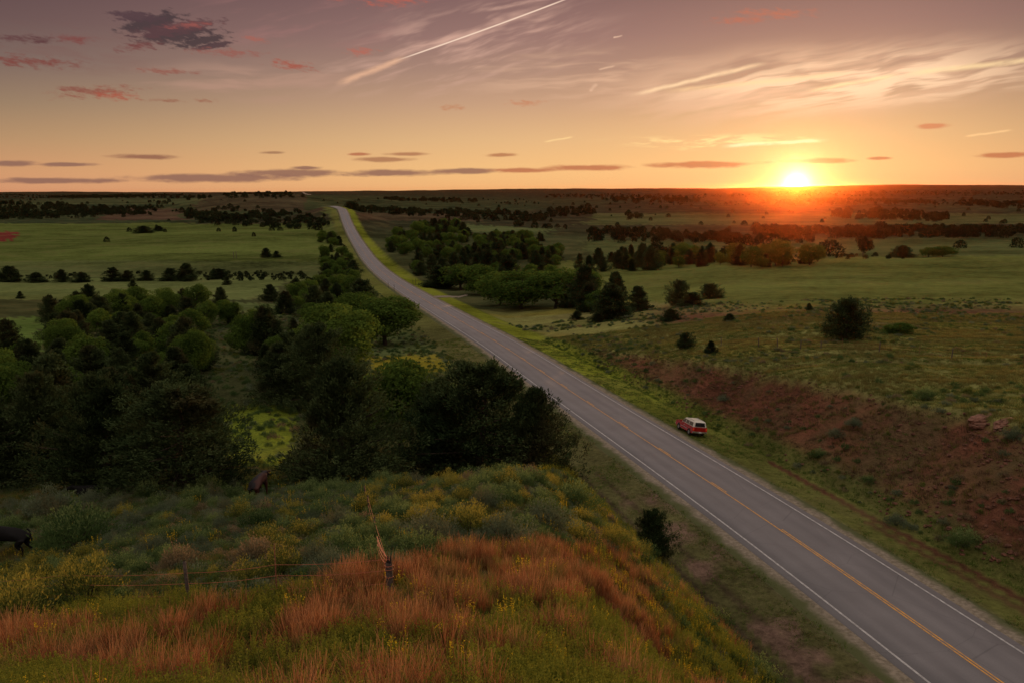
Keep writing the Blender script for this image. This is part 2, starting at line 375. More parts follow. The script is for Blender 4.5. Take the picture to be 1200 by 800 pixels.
# ------------------------------------------------------------------ materials
def newmat(name):
    m = bpy.data.materials.new(name); m.use_nodes = True; m.node_tree.nodes.clear(); return m, NB(m.node_tree)
def finish(m, b, shader): b.n('ShaderNodeOutputMaterial', ins={0: shader}); return m
def mul(b, c, f):                     # colour * scalar socket
    return b.n('ShaderNodeVectorMath', operation='SCALE', ins={0: c, 3: f}).outputs[0]
def principled(b, color, rough=.8, bump=None, bstr=.3, bdist=.05, metal=0.0, spec=.3):
    x = b.n('ShaderNodeBsdfPrincipled')
    if isinstance(color, bpy.types.NodeSocket): b.nt.links.new(color, x.inputs['Base Color'])
    else: x.inputs['Base Color'].default_value = tuple(color) + (1,)
    if isinstance(rough, bpy.types.NodeSocket): b.nt.links.new(rough, x.inputs['Roughness'])
    else: x.inputs['Roughness'].default_value = rough
    x.inputs['Metallic'].default_value = metal; x.inputs['Specular IOR Level'].default_value = spec
    if bump is not None:
        y = b.n('ShaderNodeBump', ins={'Strength': bstr, 'Distance': bdist, 'Height': bump}); b.nt.links.new(y.outputs[0], x.inputs['Normal'])
    return x.outputs[0]
def simple(name, color, rough=.7, var=.25, scale=8.0, metal=0.0, spec=.3):
    m, b = newmat(name); pos = b.n('ShaderNodeTexCoord').outputs['Object']
    n = b.noise(pos, scale, 4.0, .6); c = b.mix(b.mr(n, .3, .7), [x * (1 - var) for x in color], [x * (1 + var) for x in color])
    return finish(m, b, principled(b, c, rough, n, .15, .02, metal, spec))
def leafmat(name, dark, light, trans=.3, tip=None, tipz=(0.5, 1.0), wscale=.12, third=None):
    """two foliage colours mixed leaf by leaf and patch by patch; tip = colour of flowers or seed heads at the top"""
    m, b = newmat(name)
    geo = b.n('ShaderNodeNewGeometry'); tc = b.n('ShaderNodeTexCoord'); oi = b.n('ShaderNodeObjectInfo')
    rpi = geo.outputs['Random Per Island']
    patch = b.noise(geo.outputs['Position'], wscale, 3.0, .6)
    f = b.m('ADD', b.m('MULTIPLY', rpi, .45), b.m('ADD', b.m('MULTIPLY', oi.outputs['Random'], .35), b.m('MULTIPLY', b.m('SUBTRACT', patch, .5), 1.6)))
    c = b.mix(b.mr(f, .0, .85, smooth=False), dark, light)
    if third is not None:
        p2 = b.noise(b.mapping(geo.outputs['Position'], (31, 7, 3)), wscale * 1.7, 3.0, .6)
        c = b.mix(b.m('MULTIPLY', b.mr(p2, .5, .68), .8), c, third)
    if tip is not None:
        z = b.n('ShaderNodeSeparateXYZ', ins={0: tc.outputs['Object']}).outputs[2]
        g = b.m('MULTIPLY', b.mr(z, tipz[0], tipz[1]), b.mr(b.m('ADD', rpi, b.m('MULTIPLY', oi.outputs['Random'], .8)), .35, .9))
        c = b.mix(g, c, tip)
    d = b.n('ShaderNodeBsdfDiffuse', ins={0: c}).outputs[0]
    t = b.n('ShaderNodeBsdfTranslucent', ins={0: c}).outputs[0]
    x = b.n('ShaderNodeMixShader', ins={0: trans, 1: d, 2: t}).outputs[0]
    return finish(m, b, x)

# ground
m_ground, b = newmat('prairie_ground')
geo = b.n('ShaderNodeNewGeometry'); pos = geo.outputs['Position']
att = b.n('ShaderNodeAttribute', attribute_name='soil'); tatt = b.n('ShaderNodeAttribute', attribute_name='lat')
dist = b.n('ShaderNodeVectorMath', operation='LENGTH', ins={0: pos}).outputs[1]
n1 = b.noise(pos, 2.2, 5.0, .65); n2 = b.noise(pos, .35, 4.0, .6); n3 = b.noise(pos, .045, 4.0, .6); n4 = b.noise(b.mapping(pos, (0, 0, 0), (0, 0, .1), (3.5, 1, 1)), .011, 5.0, .62)
near = b.mr(dist, 400., 90.)
br = b.m('ADD', b.m('MULTIPLY', b.m('SUBTRACT', n1, .5), b.m('MULTIPLY', near, 1.7)), b.m('ADD', b.m('MULTIPLY', b.m('SUBTRACT', n2, .5), 1.1), b.m('ADD', b.m('MULTIPLY', b.m('SUBTRACT', n3, .5), 1.4), b.m('MULTIPLY', b.m('SUBTRACT', n4, .5), 2.0))))
c = mul(b, att.outputs['Color'], b.m('MAXIMUM', b.m('ADD', 1.0, br), .25))
c = b.mix(b.m('MULTIPLY', b.mr(b.m('SUBTRACT', n3, b.m('MULTIPLY', n2, .3)), .38, .5), .35), c, (.12, .10, .04))
finish(m_ground, b, principled(b, c, 1.0, b.m('ADD', n1, b.m('MULTIPLY', n2, .6)), 1.0, .3, spec=.0))

# asphalt
m_road, b = newmat('worn_asphalt')
geo = b.n('ShaderNodeNewGeometry'); pos = geo.outputs['Position']; lat = b.n('ShaderNodeAttribute', attribute_name='lat').outputs['Fac']
along = b.n('ShaderNodeAttribute', attribute_name='along').outputs['Fac']
rv = b.n('ShaderNodeCombineXYZ', ins={0: lat, 1: b.m('MULTIPLY', along, .06), 2: 0.0}).outputs[0]
n1 = b.noise(rv, 1.1, 4.0, .55); n2 = b.noise(pos, 14.0, 3.0, .6); n3 = b.noise(pos, .22, 4.0, .6)
tr = b.m('COSINE', b.m('MULTIPLY', b.m('SUBTRACT', b.m('ABSOLUTE', lat), 1.0), 4.0))
f = b.m('ADD', b.m('MULTIPLY', n1, .5), b.m('ADD', b.m('MULTIPLY', n3, .5), b.m('MULTIPLY', tr, .07)))
c = b.mix(b.mr(f, .3, .75, smooth=False), (.115, .104, .103), (.190, .172, .168))
c = b.mix(b.m('MULTIPLY', b.mr(n2, .35, .7), .25), c, (.09, .08, .08))
# tar-sealed transverse cracks
vor = b.n('ShaderNodeTexVoronoi', feature='DISTANCE_TO_EDGE', ins={'Scale': .10}); b.nt.links.new(b.mapping(pos, (0, 0, 0), (0, 0, .23), (1, .55, 1)), vor.inputs['Vector'])
c = b.mix(b.m('MULTIPLY', b.mr(vor.outputs[0], .004, .001), .35), c, (.04, .035, .035))
v2 = b.n('ShaderNodeTexVoronoi', feature='F1', ins={'Scale': .06}); b.nt.links.new(b.mapping(pos, (3, 9, 0), (0, 0, .23), (.35, 1.6, 1)), v2.inputs['Vector'])
pv = b.n('ShaderNodeSeparateXYZ', ins={0: v2.outputs['Color']}).outputs[0]
c = mul(b, c, b.m('ADD', .93, b.m('MULTIPLY', pv, .12)))
finish(m_road, b, principled(b, c, .62, n2, .25, .01, spec=.5))
def paintmat(name, color):
    m, b = newmat(name); pos = b.n('ShaderNodeNewGeometry').outputs['Position']
    n = b.noise(pos, 3.0, 5.0, .7); c = b.mix(b.m('MULTIPLY', b.mr(n, .32, .66), .7), color, (.17, .15, .14))
    return finish(m, b, principled(b, c, .6, spec=.4))
m_white = paintmat('white_line_paint', (.50, .48, .45)); m_yellow = paintmat('yellow_line_paint', (.78, .34, .02))
m_gravel, b = newmat('shoulder_gravel')
pos = b.n('ShaderNodeNewGeometry').outputs['Position']; lat = b.n('ShaderNodeAttribute', attribute_name='lat').outputs['Fac']
n1 = b.noise(pos, 3.0, 5.0, .7); n2 = b.noise(pos, .4, 4.0, .6)
c = b.mix(b.mr(n1, .3, .7), (.14, .115, .08), (.29, .235, .17))
e = b.mr(b.m('ADD', b.m('ABSOLUTE', lat), b.m('MULTIPLY', b.m('SUBTRACT', n2, .5), 2.0)), 4.6, 5.5)
c = b.mix(e, c, (.085, .09, .035))
finish(m_gravel, b, principled(b, c, 1.0, n1, .6, .03, spec=.1))

# ------------------------------------------------------------------ ground sheet
th = np.concatenate([np.arange(-180, -60, 4.), np.arange(-60, -36, 1.), np.arange(-36, 36.01, .17), np.arange(37, 60, 1.), np.arange(60, 180.1, 4.)])
rr = np.exp(np.arange(math.log(2.2), math.log(16000), .0155))
TH, RRg = np.meshgrid(np.radians(th), rr)
GX = RRg * np.sin(TH); GY = RRg * np.cos(TH); GZ = height(GX, GY)
nr, nt_ = GX.shape
V = np.stack([GX.ravel(), GY.ravel(), GZ.ravel()], 1)
ii = (np.arange(nr - 1)[:, None] * nt_ + np.arange(nt_ - 1)[None]).ravel()
Fc = np.stack([ii, ii + 1, ii + nt_ + 1, ii + nt_], 1)[:, ::-1]
# close the middle under the photographer
V = np.vstack([V, [[0, 0, CZ - 1.9]]]); 
gme = np_mesh('ground', V, Fc, m_ground, True)
ground = link('ground', gme); ground['kind'] = 'structure'

def zone_colors(X, Y, Z):
    """soil and sward colours of the land, some sunlight put into the colour"""
    U, Vv = project(X, Y, Z)
    vis = (Y > 5)
    r_ = np.hypot(X, Y)
    wn = np.random.default_rng(4).normal(size=(2,) + X.shape)
    ju = fbm(X, Y, 60, 3, 21) * 16 + wn[0] * 5; jv = fbm(X, Y, 70, 3, 22) * 4 * np.clip(200 / r_, .4, 3) + wn[1] * 1.2 * np.clip(150 / r_, .3, 4)
    Uj, Vj = U + ju, Vv + jv
    Ccol = np.zeros(X.shape + (3,)) + np.array([.060, .066, .026])
    def put(mask, c, a=1.0):
        mask = (np.asarray(mask, float) * a)[..., None]
        Ccol[:] = Ccol * (1 - mask) + np.array(c) * mask
    t = lateral(X, Y); a = np.abs(t)
    far = smooth(r_, 600, 1000)
    put(far, (.036, .046, .021))
    # far prairie, bands of green, tan and red soil
    bands = fbm(X, Y * .45, 420, 4, 31)
    put(far * smooth(bands, .02, .3), (.056, .064, .026), .8)
    put(far * smooth(-bands, .08, .35), (.046, .030, .019), .5)
    left = t < -12
    # left-hand fields
    put(left & inpoly(Uj, Vj, [(-400, 263), (385, 262), (395, 312), (-400, 312)]), (.100, .124, .030))
    put(left & inpoly(Uj, Vj, [(-400, 306), (395, 306), (380, 330), (-400, 330)]), (.115, .135, .045), .8)
    put(left & inpoly(Uj, Vj, [(-400, 330), (340, 325), (300, 352), (-400, 354)]), (.125, .150, .048))
    put(left & inpoly(Uj, Vj, [(-60, 372), (60, 372), (40, 420), (-60, 425)]), (.105, .155, .035))
    put(left & inpoly(Uj, Vj, [(270, 355), (345, 358), (335, 372), (270, 366)]), (.12, .15, .05))
    put(left & inpoly(Uj, Vj, [(262, 480), (345, 462), (335, 560), (255, 560)]), (.15, .185, .022))
    put(left & inpoly(Uj, Vj, [(-40, 272), (17, 272), (17, 283), (-40, 283)]), (.17, .035, .028))
    put(left & inpoly(Uj, Vj, [(120, 244), (215, 246), (215, 258), (110, 258)]), (.10, .05, .035), .7)
    put(left & inpoly(Uj, Vj, [(228, 226), (400, 226), (395, 250), (235, 247)]), (.075, .05, .03), .7)
    put(left & inpoly(Uj, Vj, [(0, 232), (240, 232), (240, 240), (0, 240)]), (.09, .10, .04), .7)
    # verge between the woods and the road
    put(left & inpoly(Uj, Vj, [(380, 240), (395, 250), (410, 300), (440, 340), (520, 390), (600, 440), (600, 470), (420, 470), (425, 410), (400, 340)]), (.10, .115, .035))
    put(left & inpoly(Uj, Vj, [(432, 395), (500, 388), (520, 405), (440, 418)]), (.085, .115, .045), .5)
    put(left & inpoly(Uj, Vj, [(425, 418), (510, 416), (520, 436), (430, 442)]), (.23, .19, .02), .9)
    right = t > 11.5
    put(smooth(r_, 1500, 3200), (.024, .028, .016), .85)  # ground colour darkens with distance
    put(right & (r_ < 260), (.195, .190, .058))
    put(right & (r_ < 260), (.125, .095, .048), .4 * smooth(fbm(X, Y, 22, 3, 35), 0.05, .4))
    put(right & (r_ < 260), (.20, .17, .03), .7 * smooth(fbm(X, Y, 16, 3, 36), .15, .45) * (Vv < 420))
    put(right & inpoly(Uj, Vj, [(640, 306), (1700, 280), (1700, 358), (880, 358), (700, 352)]), (.128, .142, .036))
    put(right & inpoly(Uj, Vj, [(690, 282), (1700, 276), (1700, 297), (690, 303)]), (.085, .10, .034), .9)
    put(right & inpoly(Uj, Vj, [(690, 250), (1700, 250), (1700, 262), (690, 264)]), (.085, .095, .034), .9)
    put(right & inpoly(Uj, Vj, [(530, 262), (650, 268), (640, 276), (545, 272)]), (.09, .11, .04))
    red = np.exp(-((Vj - 372 - 6 * fbm(X, Y, 40, 2, 40)) / 9) ** 2) * smooth(Uj, 730, 800)
    put(right * red, (.150, .055, .038), .85)
    put(right & inpoly(Uj, Vj, [(415, 250), (560, 250), (560, 260), (415, 259)]), (.10, .06, .035), .6)
    # red cut bank on the right, greener in patches and at its foot
    N = natural(X, Y); cut = smooth(N - Z, .25, 1.4) * (t > 11.5) * (Y < 300)
    g = fbm(X, Y, 7, 4, 50)
    put(cut, (.125, .052, .030)); put(cut, (.085, .062, .030), .7 * smooth(g, .0, .28))
    put(cut * smooth(fbm(X * 1.0, Y, 3.0, 3, 51), .1, .4), (.165, .060, .034), .5)
    foot = smooth(t, 10.8, 12) * (1 - smooth(t, 12.2, 13.6)) * (Y < 330) * (Y > -60)
    put(foot, (.050, .095, .024), .6)
    # mown verges beside the road, with wheel tracks
    vg = (1 - smooth(a, 11, 14)) * (Y < 1150)
    put(vg * (t > 0), (.110, .112, .030)); put(vg * (t < 0), (.105, .098, .038))
    put(vg * (t > 0) * smooth(Y, 75, 140), (.180, .200, .022), .95)  # yellow-green sward, painted brighter for the raking sunlight
    put(vg * (t < 0) * smooth(Y, 120, 300), (.135, .145, .032), .8)
    put(vg * (1 - smooth(np.abs(t - 9.9 - .5 * fbm(Y, Y * 0, 30, 2, 3)), .3, .7)) * (Y < 84), (.085, .035, .022), .95)
    put(vg * (1 - smooth(np.abs(t - 8.4), .2, .6)) * (Y < 66), (.09, .04, .025), .8)
    put(vg * (1 - smooth(np.abs(t + 8.6), .1, .45)) * (Y < 80), (.065, .045, .028), .8)
    put(vg * (1 - smooth(np.abs(t + 10.2), .1, .4)) * (Y < 80), (.06, .04, .028), .8)
    bare = smooth(fbm(X, Y, 4, 3, 60), -.02, .2) * (t < -5) * (a < 9.5) * (Y < 75)
    put(bare * vg, (.19, .115, .085), .8)
    put(vg * (1 - smooth(a, 5.2, 6.3)), (.135, .115, .07), .8)
    # the hill the photograph is taken from
    hill = (t < -13) & (Y < 64)
    put(hill, (.050, .070, .024))
    put(hill & (Vv > 640), (.085, .052, .028), .7)
    return np.clip(Ccol, 0, 1)
cols = zone_colors(V[:, 0], V[:, 1], V[:, 2])
at = gme.color_attributes.new('soil', 'FLOAT_COLOR', 'POINT')
at.data.foreach_set('color', np.hstack([cols, np.ones((len(cols), 1))]).astype(np.float32).ravel())

# ------------------------------------------------------------------ road
ry = np.concatenate([np.arange(-300, 20, 10.), np.exp(np.arange(math.log(20), math.log(1130), .012))])
def strip(name, ts, dz, mat, y0=-300, y1=1130, zf=None, ys=None):
    ys = ry[(ry >= y0) & (ry <= y1)] if ys is None else ys
    Tt, Yy = np.meshgrid(np.array(ts, float), ys)
    X = road_x(Yy) + Tt / RC; Z = road_z(Yy) - np.abs(Tt) * .018 + np.array(dz, float)[None] + .03
    if zf is not None: Z = zf(X, Yy, Tt, Z)
    V_ = np.stack([X.ravel(), Yy.ravel(), Z.ravel()], 1); n, m_ = X.shape
    i_ = (np.arange(n - 1)[:, None] * m_ + np.arange(m_ - 1)[None]).ravel()
    me = np_mesh(name, V_, np.stack([i_, i_ + 1, i_ + m_ + 1, i_ + m_], 1), mat, False)
    a_ = me.attributes.new('lat', 'FLOAT', 'POINT'); a_.data.foreach_set('value', Tt.ravel().astype(np.float32))
    a_ = me.attributes.new('along', 'FLOAT', 'POINT'); a_.data.foreach_set('value', Yy.ravel().astype(np.float32))
    return me
road = link('road', strip('road', [-4.32, -4.25, -2, 0, 2, 4.25, 4.32], [-.35, 0, 0, 0, 0, 0, -.35], m_road)); road['kind'] = 'structure'
def lift(k):
    return lambda X, Y, T, Z: Z + k * (1 + np.hypot(X, Y) * .02)
for t0 in (-3.62, 3.62):
    o = link('edge_line', strip('edge_line', [t0 - .075, t0 + .075], [0, 0], m_white, zf=lift(.005)), road)
o = link('centre_line', strip('centre_line', [-.16, -.05], [0, 0], m_yellow, zf=lift(.005)), road)
o = link('centre_line', strip('centre_line', [.05, .16], [0, 0], m_yellow, y1=64, zf=lift(.005)), road)
for k, y0 in enumerate(np.arange(72.3, 420, 11.9)):
    me = strip('lane_dash', [.05, .16], [0, 0], m_yellow, zf=lift(.005), ys=np.linspace(y0, y0 + 3.0, 4)); link('lane_dash', me, road)
def shf(X, Y, T, Z):
    r_ = np.hypot(X, Y); o_ = np.abs(T) > 5.8
    return np.where(o_, road_z(Y) - .32 - .0016 * r_, np.where(np.abs(T) > 5, road_z(Y) - .07, Z - .02))
for sg in (-1, 1):
    o = link('gravel_shoulder', strip('gravel_shoulder', sorted([sg * 4.28, sg * 5.3, sg * 6.6]), [0, 0, 0], m_gravel, zf=shf)); o['kind'] = 'structure'
# the stub of the same road on the far rise
pA = hit(362.5, 229.0, 1900); pB = hit(355, 225.0, 1900); print('stub', pA, pB)
kk = np.linspace(0, 1, 40)[:, None]; cen = pA[None] * (1 - kk) + pB[None] * kk
cen[:, 2] = height(cen[:, 0], cen[:, 1], False) + 1.2
side = np.array([6.0, 0, 0])
V_ = np.stack([cen - side, cen + side], 1).reshape(-1, 3); i_ = np.arange(39) * 2
fr = link('road', np_mesh('far_road', V_, np.stack([i_, i_ + 1, i_ + 3, i_ + 2], 1), m_gravel)); fr['kind'] = 'structure'
# farm track leaving the road
ys = np.linspace(0, 1, 14); P0 = hit(508, 348.5, 150); P1 = hit(548, 346.5, 150)
cen = P0[None] * (1 - ys[:, None]) + P1[None] * ys[:, None]; cen[:, 2] = height(cen[:, 0], cen[:, 1], False) + .15
V_ = np.stack([cen - [0, 2.6, 0], cen + [0, 2.6, 0]], 1).reshape(-1, 3); i_ = np.arange(13) * 2
tk = link('farm_track', np_mesh('farm_track', V_, np.stack([i_, i_ + 1, i_ + 3, i_ + 2], 1), m_gravel)); tk['kind'] = 'structure'

# ------------------------------------------------------------------ foliage meshes
def norm(a): return a / np.maximum(np.linalg.norm(a, axis=-1, keepdims=True), 1e-6)
def cards(c, ax, ln, wd, g, taper=.45, nrm=None):
    """quads: root c, direction ax, length ln, width wd"""
    n = len(c); rnd = norm(g.normal(size=(n, 3))) if nrm is None else nrm; sd_ = norm(np.cross(ax, rnd))
    ln = np.broadcast_to(np.asarray(ln, float).reshape(-1, 1) if np.ndim(ln) else np.full((n, 1), ln), (n, 1)); wd = np.broadcast_to(np.asarray(wd, float).reshape(-1, 1) if np.ndim(wd) else np.full((n, 1), wd), (n, 1))
    a = c - sd_ * wd * .5 * taper; b_ = c + sd_ * wd * .5 * taper; m1 = c + ax * ln * .5 + sd_ * wd * .5; tip = c + ax * ln; m0 = c + ax * ln * .5 - sd_ * wd * .5
    V_ = np.stack([c, m1, tip, m0], 1).reshape(-1, 3)
    return V_, np.arange(n * 4).reshape(n, 4)
def tube(pts, rad, nseg=7):
    pts = np.asarray(pts, float); V_ = []; F_ = []
    for i, p in enumerate(pts):
        d = pts[min(i + 1, len(pts) - 1)] - pts[max(i - 1, 0)]; d = d / (np.linalg.norm(d) + 1e-9)
        x = np.cross(d, [0.31, .93, .2]); x /= np.linalg.norm(x); y = np.cross(d, x)
        for k in range(nseg):
            t = 2 * math.pi * k / nseg; V_.append(p + rad[i] * (math.cos(t) * x + math.sin(t) * y))
    for i in range(len(pts) - 1):
        for k in range(nseg):
            a = i * nseg + k; b_ = i * nseg + (k + 1) % nseg; F_.append((a, b_, b_ + nseg, a + nseg))
    return np.array(V_), np.array(F_)
def join(parts):
    Vs, Fs, o_ = [], [], 0
    for v, f in parts:
        Vs.append(v); Fs.append(np.asarray(f) + o_); o_ += len(v)
    return np.vstack(Vs), np.vstack(Fs)

m_bark, b = newmat('bark')
pos = b.n('ShaderNodeTexCoord').outputs['Object']; n = b.noise(b.mapping(pos, (0, 0, 0), (0, 0, 0), (1, 1, 6)), 9.0, 4.0, .7)
finish(m_bark, b, principled(b, b.mix(b.mr(n, .3, .7), (.035, .025, .018), (.10, .075, .055)), .95, n, .6, .03, spec=.1))
m_jun = leafmat('juniper_foliage', (.018, .032, .012), (.080, .108, .040), .2, third=(.062, .054, .024))
m_dec = leafmat('leafy_foliage', (.045, .082, .016), (.120, .185, .032), .45)
m_far = leafmat('distant_foliage', (.014, .022, .010), (.036, .048, .018), .15, wscale=.02)

def juniper(h, w, nb_, ns, nl, leaf, seed, trunk_h=.015, shape=0.0, lean=.25, holes=.0, flat=.0):
    """cedar: whorls of rising boughs thick with flat sprays; shape 0 = dome, 1 = cone"""
    g = np.random.default_rng(seed)
    s_ = np.sort(g.random(nb_)) ** 1.15; ang = g.random(nb_) * 2 * np.pi
    prof = (1 - shape) * np.sqrt(np.clip(1 - (np.clip(s_ - .15, 0, 1) / .87) ** 1.6, 0, 1)) + shape * (1 - s_) ** .8
    prof *= smooth(s_, -.30, .10)
    azw = 1 + .22 * np.sin(ang * 2 + seed) + .14 * np.sin(ang * 3 + seed * 2.1)
    L = w / 2 * prof * azw * g.uniform(.62, 1.16, nb_) + .03 * h
    up = np.radians(g.uniform(2, 30, nb_) + 45 * s_ ** 2)
    up = up * (1 - .55 * flat)
    if flat: s_ = np.round(s_ * 11 + g.normal(0, .12, nb_)) / 11; s_ = np.clip(s_, 0, 1)
    z0 = h * (trunk_h + (.93 - trunk_h) * s_) - np.sin(up) * L * .35
    z0 = np.clip(z0, h * trunk_h, None)
    bd = np.stack([np.cos(ang) * np.cos(up), np.sin(ang) * np.cos(up), np.sin(up)], 1)
    bo = np.stack([g.normal(0, .02 * w, nb_), g.normal(0, .02 * w, nb_), z0], 1)
    # sprays along the outer part of each bough
    k = np.repeat(np.arange(nb_), ns); u = g.random(nb_ * ns) ** .55
    side_ = norm(np.cross(bd, [0, 0, 1.0]))
    fan = g.normal(0, 1, (nb_ * ns, 1)) * (.06 + .24 * (1 - u[:, None])) * L[k][:, None]
    p = bo[k] + bd[k] * (u * L[k])[:, None] + side_[k] * fan + np.stack([0 * u, 0 * u, g.normal(0, .045, len(u)) * L[k] - .06 * L[k] * np.abs(fan[:, 0]) / (L[k] + .1)], 1)
    keep = g.random(len(p)) > holes; p = p[keep]; k = k[keep]
    sd_ = norm(bd[k] + side_[k] * g.normal(0, .55, (len(k), 1)) + np.array([0, 0, .36]) + g.normal(0, .25, (len(k), 3)))
    kk_ = np.repeat(np.arange(len(p)), nl)
    c = p[kk_] + g.normal(0, leaf * .55, (len(kk_), 3)); ax = norm(sd_[kk_] + g.normal(0, .35, (len(kk_), 3)))
    nm = norm(np.array([0, 0, 1.0]) + .35 * norm(bd[k][kk_]) + g.normal(0, .38, (len(kk_), 3)))
    V_, F_ = cards(c, ax, leaf * g.uniform(.8, 1.7, len(c)), leaf * g.uniform(.34, .6, len(c)), g, nrm=nm)
    tp = [tube([(0, 0, -.5), (0.02 * w, 0, h * .3), (-.02 * w, .01 * w, h * .65), (0, 0, h * .93)], [.035 * h, .026 * h, .014 * h, .004 * h])]
    for i in range(0, nb_, max(1, nb_ // 24)):
        if L[i] > .1 * w: tp.append(tube([bo[i] * [.2, .2, 1], bo[i] + bd[i] * L[i] * .5, bo[i] + bd[i] * L[i] * .85], [.010 * h, .006 * h, .002 * h], 5))
    tV, tF = join(tp)
    return np_mesh('crown', V_, F_, m_jun), np_mesh('trunk', tV, tF, m_bark)
def leafy(h, w, lobes, nleaf, leaf, seed, base=.16):
    g = np.random.default_rng(seed)
    a = g.random(lobes) * 2 * np.pi; z = g.uniform(-.75, 1, lobes); rr_ = np.sqrt(1 - z ** 2 * .9) * g.uniform(.45, 1.0, lobes)
    C_ = np.stack([np.cos(a) * rr_ * w * .36, np.sin(a) * rr_ * w * .36, h * (base + .5 * (1 - base)) + z * h * (1 - base) * .38], 1)
    Rr = g.uniform(.13, .22, lobes) * w
    k = g.integers(0, lobes, nleaf); dr = norm(g.normal(size=(nleaf, 3)) + [0, 0, .35]); rad = Rr[k] * g.uniform(.55, 1.08, nleaf) ** .6
    c = C_[k] + dr * rad[:, None] * [1, 1, .8]
    ax = norm(np.cross(dr, g.normal(size=(nleaf, 3))) + dr * .4)
    V_, F_ = cards(c, ax, leaf * g.uniform(.7, 1.5, nleaf), leaf * g.uniform(.5, .9, nleaf), g, nrm=norm(dr + g.normal(0, .45, (nleaf, 3))))
    tp = [tube([(0, 0, -.5), (.03 * w, 0, h * .2), (-.01 * w, .02 * w, h * .5), (0, 0, h * .78)], [.03 * h, .024 * h, .014 * h, .004 * h])]
    for i in range(0, lobes, 2):
        m_ = C_[i] * [.35, .35, .75]; tp.append(tube([(0, 0, h * .16 + .1 * h * g.random()), m_, C_[i]], [.014 * h, .009 * h, .003 * h], 5))
    tV, tF = join(tp)
    return np_mesh('crown', V_, F_, m_dec), np_mesh('trunk', tV, tF, m_bark)
def single(h, w, kind, seed, n=420):
    """far tree in one mesh: crown and stem"""
    g = np.random.default_rng(seed)
    if kind == 'j':
        s_ = g.random(n); a = g.random(n) * 2 * np.pi; pr = np.sqrt(np.clip(1 - ((s_ - .15) / .87) ** 2, 0, 1)) * g.uniform(.55, 1.05, n) * w / 2 * (1 + .2 * np.sin(2 * a + seed))
        c = np.stack([np.cos(a) * pr, np.sin(a) * pr, h * (.03 + .9 * s_)], 1); ax = norm(c * [1, 1, 0] / w + [0, 0, .5] + g.normal(0, .4, (n, 3)))
        V_, F_ = cards(c, ax, h * .17 * g.uniform(.6, 1.3, n), h * .10, g, nrm=norm(c * [1, 1, 0] / w + [0, 0, .5] + g.normal(0, .3, (n, 3))))
    else:
        lob = 9; a = g.random(lob) * 2 * np.pi; C_ = np.stack([np.cos(a) * w * .28, np.sin(a) * w * .28, h * g.uniform(.35, .75, lob)], 1); C_[0] = (0, 0, h * .72)
        k = g.integers(0, lob, n); dr = norm(g.normal(size=(n, 3)) + [0, 0, .3]); c = C_[k] + dr * w * .21 * g.uniform(.5, 1.05, (n, 1))
        V_, F_ = cards(c, norm(np.cross(dr, g.normal(size=(n, 3)))), w * .14 * g.uniform(.7, 1.4, n), w * .1, g, nrm=norm(dr + g.normal(0, .4, (n, 3))))
    tV, tF = tube([(0, 0, -.5), (0, 0, h * .4), (0, 0, h * .8)], [.03 * h, .02 * h, .01 * h], 5)
    V2, F2 = join([(V_, F_), (tV, tF)])
    me = np_mesh('tree', V2, F2, m_far); me.materials.append(m_bark)
    mi = np.zeros(len(F2), np.int32); mi[len(F_):] = 1; me.polygons.foreach_set('material_index', mi)
    return me

J_HI = [(juniper(8, 9.0, 210, 34, 6, .19, 1, shape=.45), 8), (juniper(8, 9.5, 220, 34, 6, .19, 2, shape=.75), 8), (juniper(8, 8, 200, 32, 6, .18, 3, shape=.9), 8), (juniper(8, 11, 170, 44, 6, .19, 4, shape=.4, flat=1.0), 8)]
J_MD = [(juniper(6, 5.6, 150, 20, 5, .24, 11, shape=.45), 6), (juniper(6, 4.6, 150, 20, 5, .23, 12, shape=.95), 6), (juniper(6, 6.2, 160, 20, 5, .25, 13, shape=.7), 6)]
J_RND = (juniper(6, 6.4, 170, 20, 5, .24, 15, shape=.0), 6)
L_HI = [(leafy(8, 9, 30, 14000, .26, 21), 8), (leafy(8, 8, 26, 12000, .27, 22, .1), 8)]
L_MD = [(leafy(8, 9, 26, 5200, .36, 31, .08), 8), (leafy(7, 8.5, 22, 4800, .36, 32, .05), 7), (leafy(9, 9, 26, 5200, .38, 33, .1), 9)]
FARJ = [(single(6, 6.5, 'j', 41), 6), (single(6, 5.2, 'j', 42), 6), (single(6, 7.4, 'j', 43), 6)]
FARL = [(single(7, 8, 'l', 51), 7), (single(7, 9, 'l', 52), 7)]

